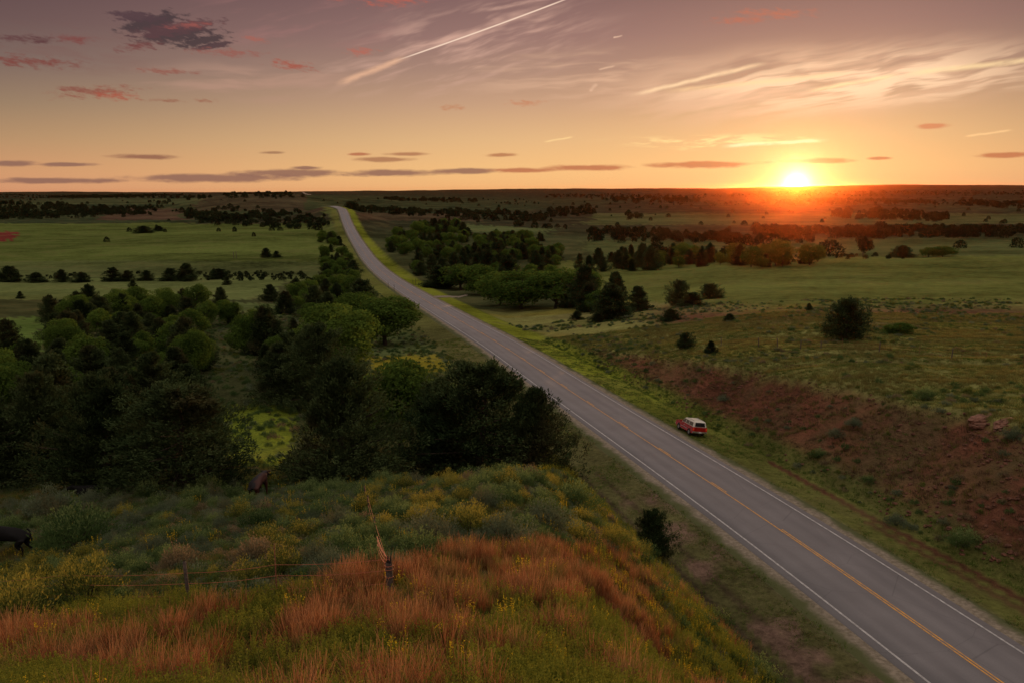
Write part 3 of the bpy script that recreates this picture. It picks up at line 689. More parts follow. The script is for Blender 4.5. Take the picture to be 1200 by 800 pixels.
def place_tree(proto, x, y, h, name, label, cat='tree', group=None, ws=1.0, sink=.15):
    me, h0 = proto; s_ = h / h0; z = float(height(np.array(x), np.array(y), False)) - sink
    if isinstance(me, tuple):
        r_ = empty(name, (x, y, z), random.uniform(0, 6.28)); r_.scale = (s_ * ws, s_ * ws, s_)
        link('crown', me[0], r_); link('trunk', me[1], r_)
    else:
        r_ = link(name, me, None, (x, y, z)); r_.rotation_euler = (0, 0, random.uniform(0, 6.28)); r_.scale = (s_ * ws, s_ * ws, s_)
    tag(r_, label, cat, group); return r_
def tree_at(u, v, hpx, kind, proto, name, label, wpx=None, group=None, Y=None, cat='tree'):
    """foot of the trunk at (u, v) in the photograph, hpx tall there"""
    if Y is None: x, y, _ = hit(u, v)
    else:
        p = pt(u, v, Y); x, y = p[0], p[1]
    z = float(height(np.array(x), np.array(y), False)); D = x * cF[0] + y * cF[1] + (z - CZ) * cF[2]
    h = hpx * D / F * 1.02; pr = proto
    me = pr[0][0] if isinstance(pr[0], tuple) else pr[0]; w0 = me.dimensions if hasattr(me, 'dimensions') else None
    ws = 1.0
    if wpx:
        co = np.empty(len(me.vertices) * 3, np.float32); me.vertices.foreach_get('co', co); co = co.reshape(-1, 3)
        cw = (np.percentile(co[:, 0], 99) - np.percentile(co[:, 0], 1)) * h / pr[1]; ws = (wpx * D / F) / cw
    TREES.append((x, y))
    return place_tree(pr, x, y, h, name, label, cat, group, ws)
TREES = []

# near cedars, one by one
for a in (
    (404, 568, 150, J_HI[1], 'big dark cedar in the middle left, its pointed crown above the sage', 142, 57),
    (566, 572, 156, J_HI[3], 'broad dark cedar with level boughs beside the road, behind the golden bushes', 150, 60),
    (515, 568, 128, J_HI[0], 'dark cedar between the big pointed cedar and the broad roadside one', 100, 64),
    (626, 571, 112, J_HI[1], 'lower pointed cedar at the right end of the roadside clump', 92, 57),
    (216, 576, 128, J_HI[3], 'brown tinged sprawling cedar with thin boughs left of the brown cow', 156, 52),
    (128, 572, 135, J_HI[0], 'dark cedar standing over the lying cow', 130, 55),
    (52, 562, 128, J_HI[1], 'dark rounded cedar second from the left edge of the picture', 110, 60),
    (-14, 562, 126, J_HI[2], 'dark cedar cut by the left edge above the standing cow', 110, 58),
    (185, 520, 106, J_HI[2], 'pointed cedar behind the sprawling brown tinged one', 90, 78),
    (470, 548, 104, L_HI[1], 'green leafy tree peeping over the roadside cedars', 90, 78),
    (763, 664, 66, J_HI[0], 'small bushy cedar alone on the slope above the left verge', 60, 52),
    (330, 470, 72, J_HI[2], 'dark cedar behind the bright green clearing', 70, None),
    (372, 478, 98, J_HI[0], 'tall dark cedar just behind the big pointed cedar', 100, None),
    (398, 440, 82, L_HI[0], 'bright green round leafy tree left of the road verge', 84, None),
    (452, 404, 54, L_HI[1], 'wide leafy tree reaching toward the road verge', 74, None),
    (425, 372, 44, J_MD[0], 'dark cedar beside the road above the leafy pair', 44, None),
    (418, 396, 52, L_HI[0], 'pale green leafy tree behind the wide one by the verge', 60, None),
    (10, 410, 36, J_MD[0], 'dark cedar at the left edge in front of the pale clearing', 30, None)):
    u, v, hp, pr, lab, wp, Y = a
    tree_at(u, v, hp, '', pr, 'leafy_tree' if pr in L_HI else 'cedar_tree', lab, wp, None, Y)
# single trees on the right
for a in (
    (991, 399, 47, J_RND, 'lone dark rounded cedar on the grassy flat right of the road', 56),
    (803, 409, 19, J_RND, 'small cedar halfway between the road bend and the lone cedar', 20),
    (833, 413, 15, J_MD[1], 'thin pale green bush just right of the small cedar', 14),
    (747, 365, 30, J_MD[1], 'pointed cedar ending the creek clump on its right', 32),
    (716, 374, 40, J_MD[0], 'bushy cedar second from the right end of the creek clump', 42),
    (690, 366, 34, J_MD[2], 'cedar third from the right end of the creek clump', 36),
    (700, 378, 11, J_MD[0], 'small dark shrub below the creek clump, right of a twin', 18),
    (676, 375, 11, J_MD[2], 'small dark shrub below the creek clump, left of its twin', 16),
    (796, 358, 28, J_RND, 'left dark cedar of the pair on the field edge', 28),
    (832, 350, 17, J_RND, 'right low cedar of the pair on the field edge', 28),
    (812, 360, 18, J_MD[1], 'dark shrub in front of the pair on the field edge', 30),
    (786, 376, 14, J_MD[0], 'small dark bush on the red bare ground', 22),
    (855, 377, 10, J_MD[0], 'low shrub on the red ground left of the lone cedar', 14),
    (948, 363, 8, J_MD[2], 'tiny shrub behind the lone cedar, to its left', 10),
    (1052, 391, 13, L_MD[1], 'grey green thicket on the red ground right of the lone cedar', 34),
    (893, 315, 15, L_MD[0], 'pale thin sapling alone in the green field under the sun', 13),
    (612, 362, 44, L_MD[0], 'round leafy tree at the left end of the creek clump', 74),
    (566, 346, 34, L_MD[1], 'leafy tree beside the farm track', 48),
    (650, 362, 46, L_MD[2], 'tall leafy tree in the middle of the creek clump', 62),
    (585, 358, 36, L_MD[1], 'low leafy tree where the farm track ends', 50),
    (515, 338, 26, J_MD[0], 'dark cedar nearest the road across the farm track', 34),
    (540, 340, 30, L_MD[2], 'leafy tree behind the farm track', 44),
    (1105, 302, 13, L_MD[1], 'right round tree of the far pair in the field', 26),
    (1088, 302, 12, L_MD[0], 'left round tree of the far pair in the field', 20),
    (1057, 302, 14, J_MD[0], 'dark tree left of the far pair in the field', 24)):
    u, v, hp, pr, lab, wp = a
    tree_at(u, v, hp, '', pr, 'leafy_tree' if pr in L_MD else 'cedar_tree', lab, wp)
# row of cedars at the far side of the left meadow
row = [(12, 331, 19, 26, 'cedar row on the left meadow: the wide one at the left edge'), (43, 331, 12, 22, 'cedar row on the left meadow: low one second from the edge'),
       (73, 331, 15, 16, 'cedar row on the left meadow: narrow one third from the edge'), (96, 331, 12, 18, 'cedar row on the left meadow: fourth from the edge'),
       (133, 330, 17, 20, 'cedar row on the left meadow: taller one of the touching pair'), (150, 330, 13, 16, 'cedar row on the left meadow: lower one of the touching pair'),
       (172, 329, 12, 16, 'cedar row on the left meadow: just left of the big clump'), (200, 329, 15, 24, 'cedar row on the left meadow: left half of the big clump'),
       (219, 329, 20, 28, 'cedar row on the left meadow: crown of the big clump'), (257, 327, 12, 22, 'cedar row on the left meadow: right of the big clump')]
for i, (u, v, hp, wp, lab) in enumerate(row): tree_at(u, v, hp, '', J_MD[i % 3], 'cedar_tree', lab, wp)
for (u, v, hp, wp, lab) in ((312, 302, 11, 12, 'pointed cedar in the middle of the left field'), (324, 302, 8, 10, 'round cedar beside the pointed one in the left field'),
                            (168, 273, 8, 20, 'dark clump far out on the left field'), (186, 271, 6, 12, 'small dark bush right of the far clump'),
                            (24, 350, 9, 9, 'small pointed cedar on the pale meadow left'), (156, 337, 10, 9, 'small cedar before the meadow row'),
                            (266, 334, 10, 9, 'small cedar by the meadow, in front of the row')):
    tree_at(u, v, hp, '', J_MD[1] if wp < 11 else J_MD[0], 'cedar_tree', lab, wp)
NAMED = len(TREES)

# belts and woods: scattered in the world, kept where the photograph has trees
grp_n = {}
def wood(polys, spacing, hmin, hmax, protos, Yr, Xr, label, group, seed, keep=1.0, not_in=(), limit=None, side=None, margin=9.5, names=('cedar_tree', 'leafy_tree')):
    g = np.random.default_rng(seed)
    gx = np.arange(Xr[0], Xr[1], spacing); gy = np.arange(Yr[0], Yr[1], spacing)
    X, Y = np.meshgrid(gx, gy); X = (X + g.uniform(-.45, .45, X.shape) * spacing).ravel(); Y = (Y + g.uniform(-.45, .45, Y.shape) * spacing).ravel()
    Z = height(X, Y, False); U, Vv = project(X, Y, Z)
    k = np.zeros(X.shape, bool)
    for p in polys: k |= inpoly(U, Vv, p)
    for p in not_in: k &= ~inpoly(U, Vv, p)
    t = lateral(X, Y); k &= (np.abs(t) > margin) | (Y > 1080)
    k &= g.random(len(X)) < keep * np.clip(.72 + 1.9 * fbm(X, Y, 60, 3, seed), 0, 1)
    X, Y = X[k], Y[k]
    if limit and len(X) > limit: X, Y = X[:limit], Y[:limit]
    out_ = []
    for x, y in zip(X, Y):
        if any((x - a) ** 2 + (y - b_) ** 2 < 9 for a, b_ in TREES[:NAMED]): continue
        out_.append((x, y, g.uniform(hmin, hmax) * (1.25 if g.random() < .12 else 1), g.integers(0, len(protos)), g.uniform(.85, 1.25)))
    for (x, y, h, i, ws) in out_ if label else ():
        me = protos[i][0]; isl = protos[i] in L_HI or protos[i] in L_MD or protos[i] in FARL
        place_tree(protos[i], x, y, h, names[1] if isl else names[0], label[1] if isl else label[0], 'tree', (group[1] if isl else group[0]), ws)
    print('wood', group, len(out_)); return out_
near_poly = [(-60, 385), (60, 372), (150, 372), (250, 372), (330, 378), (395, 372), (420, 400), (400, 450), (330, 465), (262, 470), (225, 520), (-60, 530)]
clear = [[(-60, 372), (58, 372), (40, 420), (-60, 425)], [(262, 475), (345, 470), (335, 560), (255, 560)], [(262, 352), (345, 354), (335, 368), (262, 364)], [(255, 420), (300, 416), (335, 470), (262, 478)]]
wood([near_poly], 7.2, 3.5, 7.5, [J_MD[0], J_MD[1], J_MD[2], L_HI[0], L_MD[1]], (75, 225), (-190, 10),
     ('dark cedar packed in the thick wood left of the road', 'green leafy tree packed in the thick wood left of the road'), ('cedars of the wood on the left', 'leafy trees of the wood on the left'), 5, not_in=clear, margin=16)
creek = [(40, 366), (150, 361), (240, 356), (330, 350), (378, 332), (372, 268), (394, 262), (402, 285), (420, 330), (425, 362), (400, 376), (330, 370), (250, 366), (150, 370), (60, 372)]
wood([creek], 9.0, 4, 7.5, [J_MD[0], L_MD[0], L_MD[1], J_MD[2], L_MD[2]], (215, 720), (-330, -30),
     ('dark cedar along the creek left of the road', 'leafy tree along the creek left of the road'), ('cedars along the left creek', 'leafy trees along the left creek'), 6, not_in=clear, margin=13)
rcreek = [[(496, 330), (520, 300), (700, 315), (705, 352), (560, 340)], [(470, 318), (500, 298), (640, 292), (690, 318), (640, 330), (500, 326)], [(700, 352), (770, 348), (700, 370), (600, 358)],
          [(700, 308), (960, 303), (960, 312), (800, 316), (700, 322)], [(430, 262), (520, 262), (560, 280), (640, 282), (640, 300), (470, 300), (440, 290)]]
wood(rcreek, 10.5, 5.5, 10, [J_MD[0], L_MD[1], J_MD[2], L_MD[0], J_MD[1]], (230, 900), (-90, 180),
     ('dark cedar in the tree belt right of the road', 'leafy tree in the tree belt right of the road'), ('cedars of the right creek belt', 'leafy trees of the right creek belt'), 7, margin=16, limit=330)
belts = [[(596, 262), (640, 262), (700, 272), (780, 276), (870, 284), (960, 276), (960, 286), (860, 290), (760, 286), (690, 284), (600, 270)], [(880, 268), (985, 272), (1060, 268), (1300, 268), (1300, 281), (1050, 279), (985, 283), (890, 280)],
         [(760, 302), (850, 300), (960, 302), (960, 309), (850, 312), (770, 318)], [(950, 298), (1050, 298), (1050, 304), (950, 304)],
         [(975, 250), (1040, 248), (1110, 254), (1110, 261), (1040, 258), (975, 257)], [(630, 248), (690, 246), (700, 251), (640, 256)], [(735, 251), (765, 250), (765, 256), (735, 257)]]
far_belts = wood(belts, 14, 4, 9, FARJ + FARL, (450, 1600), (60, 900), None, 'far right', 8)
fl = [[(-60, 240), (60, 238), (140, 242), (130, 250), (60, 257), (-60, 259)], [(205, 250), (260, 244), (385, 252), (385, 272), (330, 273), (250, 264), (208, 258)], [(-60, 227), (60, 228), (240, 231), (240, 233), (-60, 232)], [(262, 230), (330, 228), (360, 231), (350, 234), (262, 233)], [(170, 238), (200, 236), (200, 240), (172, 242)]]
far_left = wood(fl, 21, 4, 8.5, FARJ + FARL, (650, 3200), (-2000, -100), None, 'far left', 9, keep=.9)
fm = [[(405, 243), (520, 246), (640, 252), (640, 262), (530, 258), (410, 250)], [(700, 234), (800, 232), (830, 238), (740, 240)], [(880, 236), (1000, 234), (1100, 238), (1000, 241)], [(1120, 236), (1300, 240), (1300, 247), (1130, 244)], [(450, 233), (560, 235), (560, 238), (450, 236)]]
far_mid = wood(fm, 24, 5, 9, FARJ + FARL, (850, 3300), (-450, 2200), None, 'far middle', 10, keep=.7)
# loose trees and bushes dotted over the open land
loose = wood([[(-60, 234), (1300, 232), (1300, 300), (900, 300), (700, 262), (420, 262), (380, 285), (-60, 285)]], 42, 2.0, 5.5, FARJ, (420, 2600), (-1600, 1900), None, 'loose', 12, keep=.3, margin=20)
allfar = sorted([(o[1] / o[2], g_, o) for g_, L_ in (('r', far_belts), ('l', far_left), ('m', far_mid), ('o', loose)) for o in L_], key=lambda q: q[0])
FL = {'r': ('dark distant tree in the belts under the sun, far right', 'trees of the far right belts'), 'l': ('dark distant tree below the hill beyond the left field', 'trees beyond the left field'),
      'm': ('dark distant tree on the rolling prairie near the horizon', 'trees on the far prairie'), 'o': ('small dark tree dotted alone on the open distant prairie', 'scattered far trees')}
FP = FARJ + FARL
for (d, g_, (x, y, h, i, ws)) in allfar[:300]: place_tree(FP[i], x, y, h * (.55 + .75 * vnoise(np.array(x / 40), np.array(y / 40), 3)), 'distant_tree', FL[g_][0], 'tree', FL[g_][1], ws)

# ------------------------------------------------------------------ scatter of uncountable growth
HID = bpy.data.collections.new('growth_source')
def scatter(name, meshes, X, Y, scl, rot, idx, label, sink=.03, up=None):
    """one object; each point carries one of the small meshes"""
    Z = height(X, Y, False) - sink
    # terrain sheet near the road is dropped slightly; points keep to the true surface
    me = bpy.data.meshes.new(name); me.vertices.add(len(X)); me.vertices.foreach_set('co', np.stack([X, Y, Z], 1).astype(np.float32).ravel())
    for nm, dt, val in (('scl', 'FLOAT', scl), ('rotz', 'FLOAT', rot)):
        a_ = me.attributes.new(nm, dt, 'POINT'); a_.data.foreach_set('value', np.asarray(val, np.float32))
    a_ = me.attributes.new('idx', 'INT', 'POINT'); a_.data.foreach_set('value', np.asarray(idx, np.int32))
    src = bpy.data.collections.new(name + '_source')
    for i, m_ in enumerate(meshes):
        o_ = bpy.data.objects.new('%s_piece_%02d' % (name, i), m_); src.objects.link(o_)
    ng = bpy.data.node_groups.new(name + '_nodes', 'GeometryNodeTree')
    ng.interface.new_socket('Geometry', in_out='INPUT', socket_type='NodeSocketGeometry'); ng.interface.new_socket('Geometry', in_out='OUTPUT', socket_type='NodeSocketGeometry')
    N_ = ng.nodes; L_ = ng.links
    gi = N_.new('NodeGroupInput'); go = N_.new('NodeGroupOutput'); iop = N_.new('GeometryNodeInstanceOnPoints'); ci = N_.new('GeometryNodeCollectionInfo')
    ci.inputs['Collection'].default_value = src; ci.inputs['Separate Children'].default_value = True; ci.inputs['Reset Children'].default_value = True
    def named(nm, dt):
        x = N_.new('GeometryNodeInputNamedAttribute'); x.data_type = dt; x.inputs['Name'].default_value = nm; return x.outputs['Attribute']
    cx = N_.new('ShaderNodeCombineXYZ'); L_.new(named('rotz', 'FLOAT'), cx.inputs[2])
    mp = N_.new('GeometryNodeMeshToPoints'); L_.new(gi.outputs[0], mp.inputs['Mesh'])
    L_.new(mp.outputs[0], iop.inputs['Points']); L_.new(ci.outputs[0], iop.inputs['Instance']); iop.inputs['Pick Instance'].default_value = True
    L_.new(named('idx', 'INT'), iop.inputs['Instance Index']); L_.new(cx.outputs[0], iop.inputs['Rotation']); L_.new(named('scl', 'FLOAT'), iop.inputs['Scale'])
    L_.new(iop.outputs[0], go.inputs[0])
    o = link(name, me); md = o.modifiers.new('grow', 'NODES'); md.node_group = ng
    o['kind'] = 'stuff'; o['label'] = label; return o

band = [[(-60, 228), (250, 231), (250, 233), (-60, 233)], [(-60, 241), (210, 243), (200, 252), (60, 257), (-60, 258)], [(210, 250), (380, 254), (380, 271), (250, 263)], [(405, 244), (640, 253), (640, 261), (410, 249)],
        [(640, 228), (900, 229), (900, 233), (640, 232)], [(880, 225), (1300, 224), (1300, 230), (900, 231)], [(740, 238), (1300, 235), (1300, 240), (760, 243)], [(880, 270), (1300, 269), (1300, 278), (900, 279)], [(600, 264), (870, 278), (870, 286), (600, 268)]]
small = []
hedge = [[(-60, 321), (360, 320), (360, 329), (-60, 330)], [(760, 303), (1060, 299), (1060, 304), (770, 312)]]
for (sp, yr, xr, pol, sd) in ((10, (620, 1500), (-700, 1300), band[1:4] + band[7:], 61), (5, (330, 560), (-330, 260), hedge, 63), (34, (1400, 4800), (-2400, 3800), band, 62)):
    small += wood(pol, sp, *((.8, 2.2) if sp == 5 else (2.5, 6.5)), FARJ + FARL, yr, xr, None, 'far scrub', sd, keep=.9)
rest = allfar[300:] + [(0, 's', o_) for o_ in small]
if rest:
    A = np.array([r_[2] for r_ in rest], float)
    H0 = np.array([p[1] for p in FP])
    scatter('far_woods', [p[0] for p in FP], A[:, 0], A[:, 1], A[:, 2] / H0[A[:, 3].astype(int)], np.random.default_rng(1).random(len(A)) * 6.28, A[:, 3].astype(int), 'dark woods and scattered trees toward the horizon', .3)

def blades(n, rad, h0, h1, wid, lean, seed, mat, curve=.35, name='tuft'):
    g = np.random.default_rng(seed); a = g.random(n) * 6.283; r_ = np.sqrt(g.random(n)) * rad
    c = np.stack([np.cos(a) * r_, np.sin(a) * r_, 0 * r_ - .03], 1); h = g.uniform(h0, h1, n)
    out_ = norm(np.stack([np.cos(a), np.sin(a), 0 * a], 1) * .6 + g.normal(0, .6, (n, 3)) * [1, 1, 0]); ld = out_ * (lean * g.uniform(.2, 1.0, n))[:, None]
    sd_ = norm(np.cross(out_, [0, 0, 1.]) + g.normal(0, .3, (n, 3)))
    p1 = c + np.stack([0 * h, 0 * h, h * .55], 1) + ld * (h * .4)[:, None]; p2 = c + np.stack([0 * h, 0 * h, h], 1) + ld * (h * (1 + curve))[:, None]
    w_ = wid * .5
    V_ = np.stack([c - sd_ * w_, c + sd_ * w_, p1 + sd_ * w_ * .8, p1 - sd_ * w_ * .8, p2 + sd_ * w_ * .35, p2 - sd_ * w_ * .35], 1).reshape(-1, 3)
    i_ = np.arange(n)[:, None] * 6; F_ = np.vstack([i_ + [0, 1, 2, 3], i_ + [3, 2, 4, 5]])
    return np_mesh(name, V_, F_, mat)
def stalks(n, rad, h0, h1, nleaf, leaf, seed, mat, name='weed', lean=.25):
    """upright leafy stems"""
    g = np.random.default_rng(seed); a = g.random(n) * 6.283; r_ = np.sqrt(g.random(n)) * rad; c = np.stack([np.cos(a) * r_, np.sin(a) * r_, 0 * r_], 1)
    d = norm(np.stack([np.cos(a) * lean, np.sin(a) * lean, 1 + 0 * a], 1) + g.normal(0, lean * .5, (n, 3))); h = g.uniform(h0, h1, n)
    k = np.repeat(np.arange(n), nleaf); u = g.random(len(k)) ** .7
    p = c[k] + d[k] * (u * h[k])[:, None]; ax = norm(g.normal(0, 1, (len(k), 3)) * [1, 1, .4] + d[k] * .9)
    V1, F1 = cards(p, ax, leaf * g.uniform(.6, 1.3, len(k)) * (1.2 - .5 * u), leaf * .3, g)
    V2, F2 = cards(c - d * .03, d, h, .012, g)
    V_, F_ = join([(V1, F1), (V2, F2)]); return np_mesh(name, V_, F_, mat)
def bush(w, h, nsp, nleaf, leaf, seed, mat, name='foliage'):
    """dome of upward sprigs with leaves toward their ends"""
    g = np.random.default_rng(seed); a = g.random(nsp) * 6.283; q = np.sqrt(g.random(nsp)); lob = 1 + .28 * np.sin(3 * a + seed) + .18 * np.sin(5 * a + 2 * seed) + .1 * np.sin(9 * a + seed)
    r_ = q * w / 2 * lob; tx0 = np.cos(a) * r_; ty0 = np.sin(a) * r_; top = h * np.sqrt(np.clip(1 - (q * .93) ** 2, 0, 1)) * g.uniform(.55, 1.18, nsp) * (1 + .16 * np.sin(7 * tx0 + seed) * np.cos(6 * ty0))
    tip = np.stack([np.cos(a) * r_, np.sin(a) * r_, np.maximum(top, .08 * h)], 1); root = tip * [.35, .35, 0] + [0, 0, h * .05]
    d = tip - root; k = np.repeat(np.arange(nsp), nleaf); u = 1 - g.random(len(k)) ** 1.6 * .55
    p = root[k] + d[k] * u[:, None] + g.normal(0, leaf * .5, (len(k), 3))
    ax = norm(norm(d[k]) + g.normal(0, .5, (len(k), 3)) + [0, 0, .35])
    V_, F_ = cards(p, ax, leaf * g.uniform(.7, 1.5, len(k)), leaf * g.uniform(.3, .5, len(k)), g)
    return np_mesh(name, V_, F_, mat)
def twigs(w, h, seed):
    g = np.random.default_rng(seed); ps = []
    for i in range(9):
        a = g.random() * 6.28; ps.append(tube([(0, 0, -.1), (math.cos(a) * w * .12, math.sin(a) * w * .12, h * .35), (math.cos(a) * w * .26, math.sin(a) * w * .26, h * .7)], [.02, .012, .004], 4))
    return np_mesh('stem', *join(ps), m_bark)

m_red = leafmat('bluestem_grass', (.17, .058, .024), (.38, .150, .058), .5, tip=(.48, .25, .12), tipz=(.35, .75), wscale=.6, third=(.22, .18, .06))
m_plat = leafmat('pale_prairie_grass', (.13, .135, .038), (.27, .255, .075), .4, wscale=.2)
m_brn = leafmat('dry_bank_grass', (.09, .05, .03), (.17, .11, .06), .3, wscale=.3)
m_gold = leafmat('straw_grass', (.13, .11, .03), (.24, .19, .06), .4, wscale=.3)
m_grn = leafmat('green_grass', (.058, .100, .020), (.145, .205, .036), .45, wscale=.3)
m_weed = leafmat('weed_leaves', (.11, .135, .020), (.25, .26, .042), .5, wscale=.5)
m_flow = leafmat('goldenrod_flowers', (.08, .10, .016), (.15, .16, .03), .35, tip=(.72, .50, .03), tipz=(.32, .5), wscale=.5)
m_sage = leafmat('sage_leaves', (.085, .112, .058), (.20, .235, .135), .3, wscale=.3, third=(.19, .17, .08))
m_gbush = leafmat('green_bush_leaves', (.045, .085, .026), (.120, .180, .056), .35, tip=(.21, .27, .09), tipz=(.45, .9), wscale=.2)
m_ybush = leafmat('yellow_bush_leaves', (.065, .092, .022), (.145, .170, .036), .35, tip=(.37, .31, .055), tipz=(.4, .8), wscale=.3)
m_tbush = leafmat('tan_bush_leaves', (.12, .105, .055), (.27, .20, .11), .3, tip=(.40, .26, .14), tipz=(.4, .85), wscale=.3)

T_RED = [blades(90, .22, .42, .78, .010, .38, s, m_red) for s in (1, 2, 3)] + [blades(60, .16, .5, .9, .009, .3, 4, m_red)]
T_GRN = [blades(60, .20, .16, .36, .013, .5, s, m_grn) for s in (5, 6)]
T_STR = [blades(50, .18, .35, .70, .010, .55, s, m_gold) for s in (7, 8)]
T_WD = [stalks(22, .24, .28, .62, 22, .055, s, m_weed, lean=.12) for s in (9, 10)]
T_FL = [stalks(10, .16, .40, .72, 22, .06, s, m_flow, lean=.14) for s in (11, 12)]
B_SAGE = [(bush(1.3, .75, 420, 9, .055, s, m_sage), twigs(1.3, .75, s)) for s in (1, 2, 3)]
B_GRN = [(bush(1.5, .9, 420, 9, .065, s, m_gbush), twigs(1.5, .9, s)) for s in (4, 5)]
B_YEL = [(bush(1.5, .9, 440, 9, .06, s, m_ybush), twigs(1.5, .9, s)) for s in (6, 7)]
B_TAN = [(bush(1.2, .65, 420, 9, .05, s, m_tbush), twigs(1.2, .65, s)) for s in (8, 9)]

CW1 = hit(3, 655); CW2 = hit(304, 582)
def samples(n, Xr, Yr, seed):
    g = np.random.default_rng(seed); X = g.uniform(Xr[0], Xr[1], n); Y = g.uniform(Yr[0], Yr[1], n); Z = height(X, Y, False); U, Vv = project(X, Y, Z)
    return X, Y, U, Vv, lateral(X, Y), g
# line that parts the red grass from the sage on the hill
RED_TOP = [(-300, 770), (0, 738), (60, 722), (200, 712), (330, 705), (400, 690), (440, 672), (520, 655), (640, 642), (720, 648), (760, 668), (860, 760), (905, 830)]
ru, rv = np.array(RED_TOP).T
def red_edge(U): return np.interp(U, ru, rv)

# shrubs on the near hill: the ones that show largest are things of their own
def zone_kind(u, v, g):
    if u < 125 and 655 < v < 765: return 'Y' if g.random() < .85 else 'G'
    if 425 < u < 760 and 560 < v < 632: return g.choice(['Y', 'S', 'G', 'T'], p=[.42, .12, .36, .10])
    if 640 < u and v < 740: return g.choice(['Y', 'T', 'G'], p=[.6, .15, .25])
    if 250 < u < 420 and 640 < v < 700: return g.choice(['T', 'S', 'G', 'Y'], p=[.35, .2, .2, .25])
    if u < 120 and v < 640: return g.choice(['S', 'G'], p=[.6, .4])
    if v < 600: return g.choice(['G', 'S'], p=[.5, .5])
    return g.choice(['G', 'S', 'T', 'Y'], p=[.45, .3, .17, .08])
KB = {'S': (B_SAGE, 'sagebrush', 'silver green sagebrush'), 'G': (B_GRN, 'green_bush', 'low green bush'), 'Y': (B_YEL, 'golden_bush', 'yellow topped bush'), 'T': (B_TAN, 'dry_bush', 'tan dry headed bush')}
BUSHES = []
def add_bush(kind, x, y, s_, label, group=None, i=0, flat=1.0):
    pr, name, _ = KB[kind]; me = pr[i % len(pr)]; z = float(height(np.array(x), np.array(y), False)) - .06
    r_ = empty(name, (x, y, z), random.uniform(0, 6.28)); r_.scale = (s_, s_, s_ * flat)
    link('foliage', me[0], r_); link('stem', me[1], r_); tag(r_, label, 'bush', group); BUSHES.append((x, y, s_)); return r_
for (u, v, wpx, k, lab) in ((100, 712, 86, 'Y', 'large yellow topped bush behind the red grass, below the black cow'), (14, 745, 100, 'Y', 'large yellow topped bush at the left edge of the picture'),
                            (34, 722, 56, 'Y', 'yellow topped bush directly under the black cow'), (92, 646, 84, 'G', 'wide dark green bush right behind the black cow'),
                            (212, 672, 62, 'T', 'tan dry headed bush standing clear, above the thin fence post'), (302, 664, 66, 'T', 'tan dry headed bush standing clear, above the rusty fence post'),
                            (280, 716, 50, 'T', 'rusty tan bush between the two thin fence posts'), (182, 650, 40, 'S', 'pale silver sagebrush above the tan bush'),
                            (500, 640, 70, 'S', 'grey green sagebrush just right of the broken corner post'), (400, 652, 60, 'G', 'dark green bush left of the corner post wires'),
                            (590, 636, 66, 'S', 'blue grey sagebrush on top of the red grass slope'), (640, 622, 62, 'S', 'blue grey sagebrush among the golden bushes'),
                            (550, 626, 66, 'Y', 'golden bush in the middle of the golden patch'), (672, 598, 60, 'G', 'dark green bush near the crest of the hill'), (60, 606, 52, 'S', 'silver sagebrush in the pale patch above the black cow')):
    x, y, _ = hit(u, v); D = math.hypot(x, y); w0 = {'S': 1.3, 'G': 1.5, 'Y': 1.5, 'T': 1.2}[k]; add_bush(k, x, y, wpx * D / F / w0, lab, None, int(u))
X, Y, U, Vv, t, g = samples(14000, (-45, 12), (16, 66), 70)
k = (t < -14) & (Vv > 540) & (Vv < red_edge(U) - 4) & (U > -60) & ~inpoly(U, Vv, [(262, 520), (335, 520), (330, 580), (280, 590)]) 
k &= ~inpoly(U, Vv, [(130, 680), (260, 690), (420, 660), (430, 700), (250, 712), (130, 705)]) | (g.random(len(X)) < .12)
X, Y, U, Vv = X[k], Y[k], U[k], Vv[k]
k = (np.hypot(X - CW1[0], Y - CW1[1] + 1.0) > 2.6) & (np.hypot(X - CW2[0], Y - CW2[1] + 1.0) > 2.0); X, Y, U, Vv = X[k], Y[k], U[k], Vv[k]
kept = []
order = np.argsort(Y)
for i in order:
    s_ = g.uniform(.55, 1.15)
    if all((X[i] - a) ** 2 + (Y[i] - b_) ** 2 > (.62 * (s_ + c_)) ** 2 for a, b_, c_ in BUSHES + kept): kept.append((X[i], Y[i], s_)); KI = i
    if len(kept) > 620: break
KLAB = {'S': ('silver green sagebrush among the others on the near hill', 'sagebrush over the near hill'), 'G': ('low green bush among the sagebrush on the near hill', 'green bushes over the near hill'),
        'Y': ('yellow topped bush on the near hill by the crest', 'golden bushes over the near hill'), 'T': ('tan dry headed bush among the sagebrush', 'dry bushes over the near hill')}
left_over = []; cnt = 0
for j, (x, y, s_) in enumerate(kept):
    u, v = project(x, y, float(height(np.array(x), np.array(y), False))); kd = zone_kind(u, v, g)
    if j < 560: add_bush(kd, x, y, s_, KLAB[kd][0], KLAB[kd][1], j, g.uniform(.85, 1.3))
print('bushes', len(kept))

# grass of the near hill
CPX = hit(457, 702, 8)
AREA = ((-48, 22), (9, 66))
X, Y, U, Vv, t, g = samples(150000, *AREA, 80)
edge = red_edge(U) + fbm(X, Y, 3.0, 3, 81) * 16
hillside = (t < -12.3) & (U > -90) & (U < 1000) & (Vv > 530) & (Vv < 960)
dens = np.clip(22 / np.maximum(Y, 12), .25, 1.6)
gp = fbm(X, Y, 2.6, 3, 82)
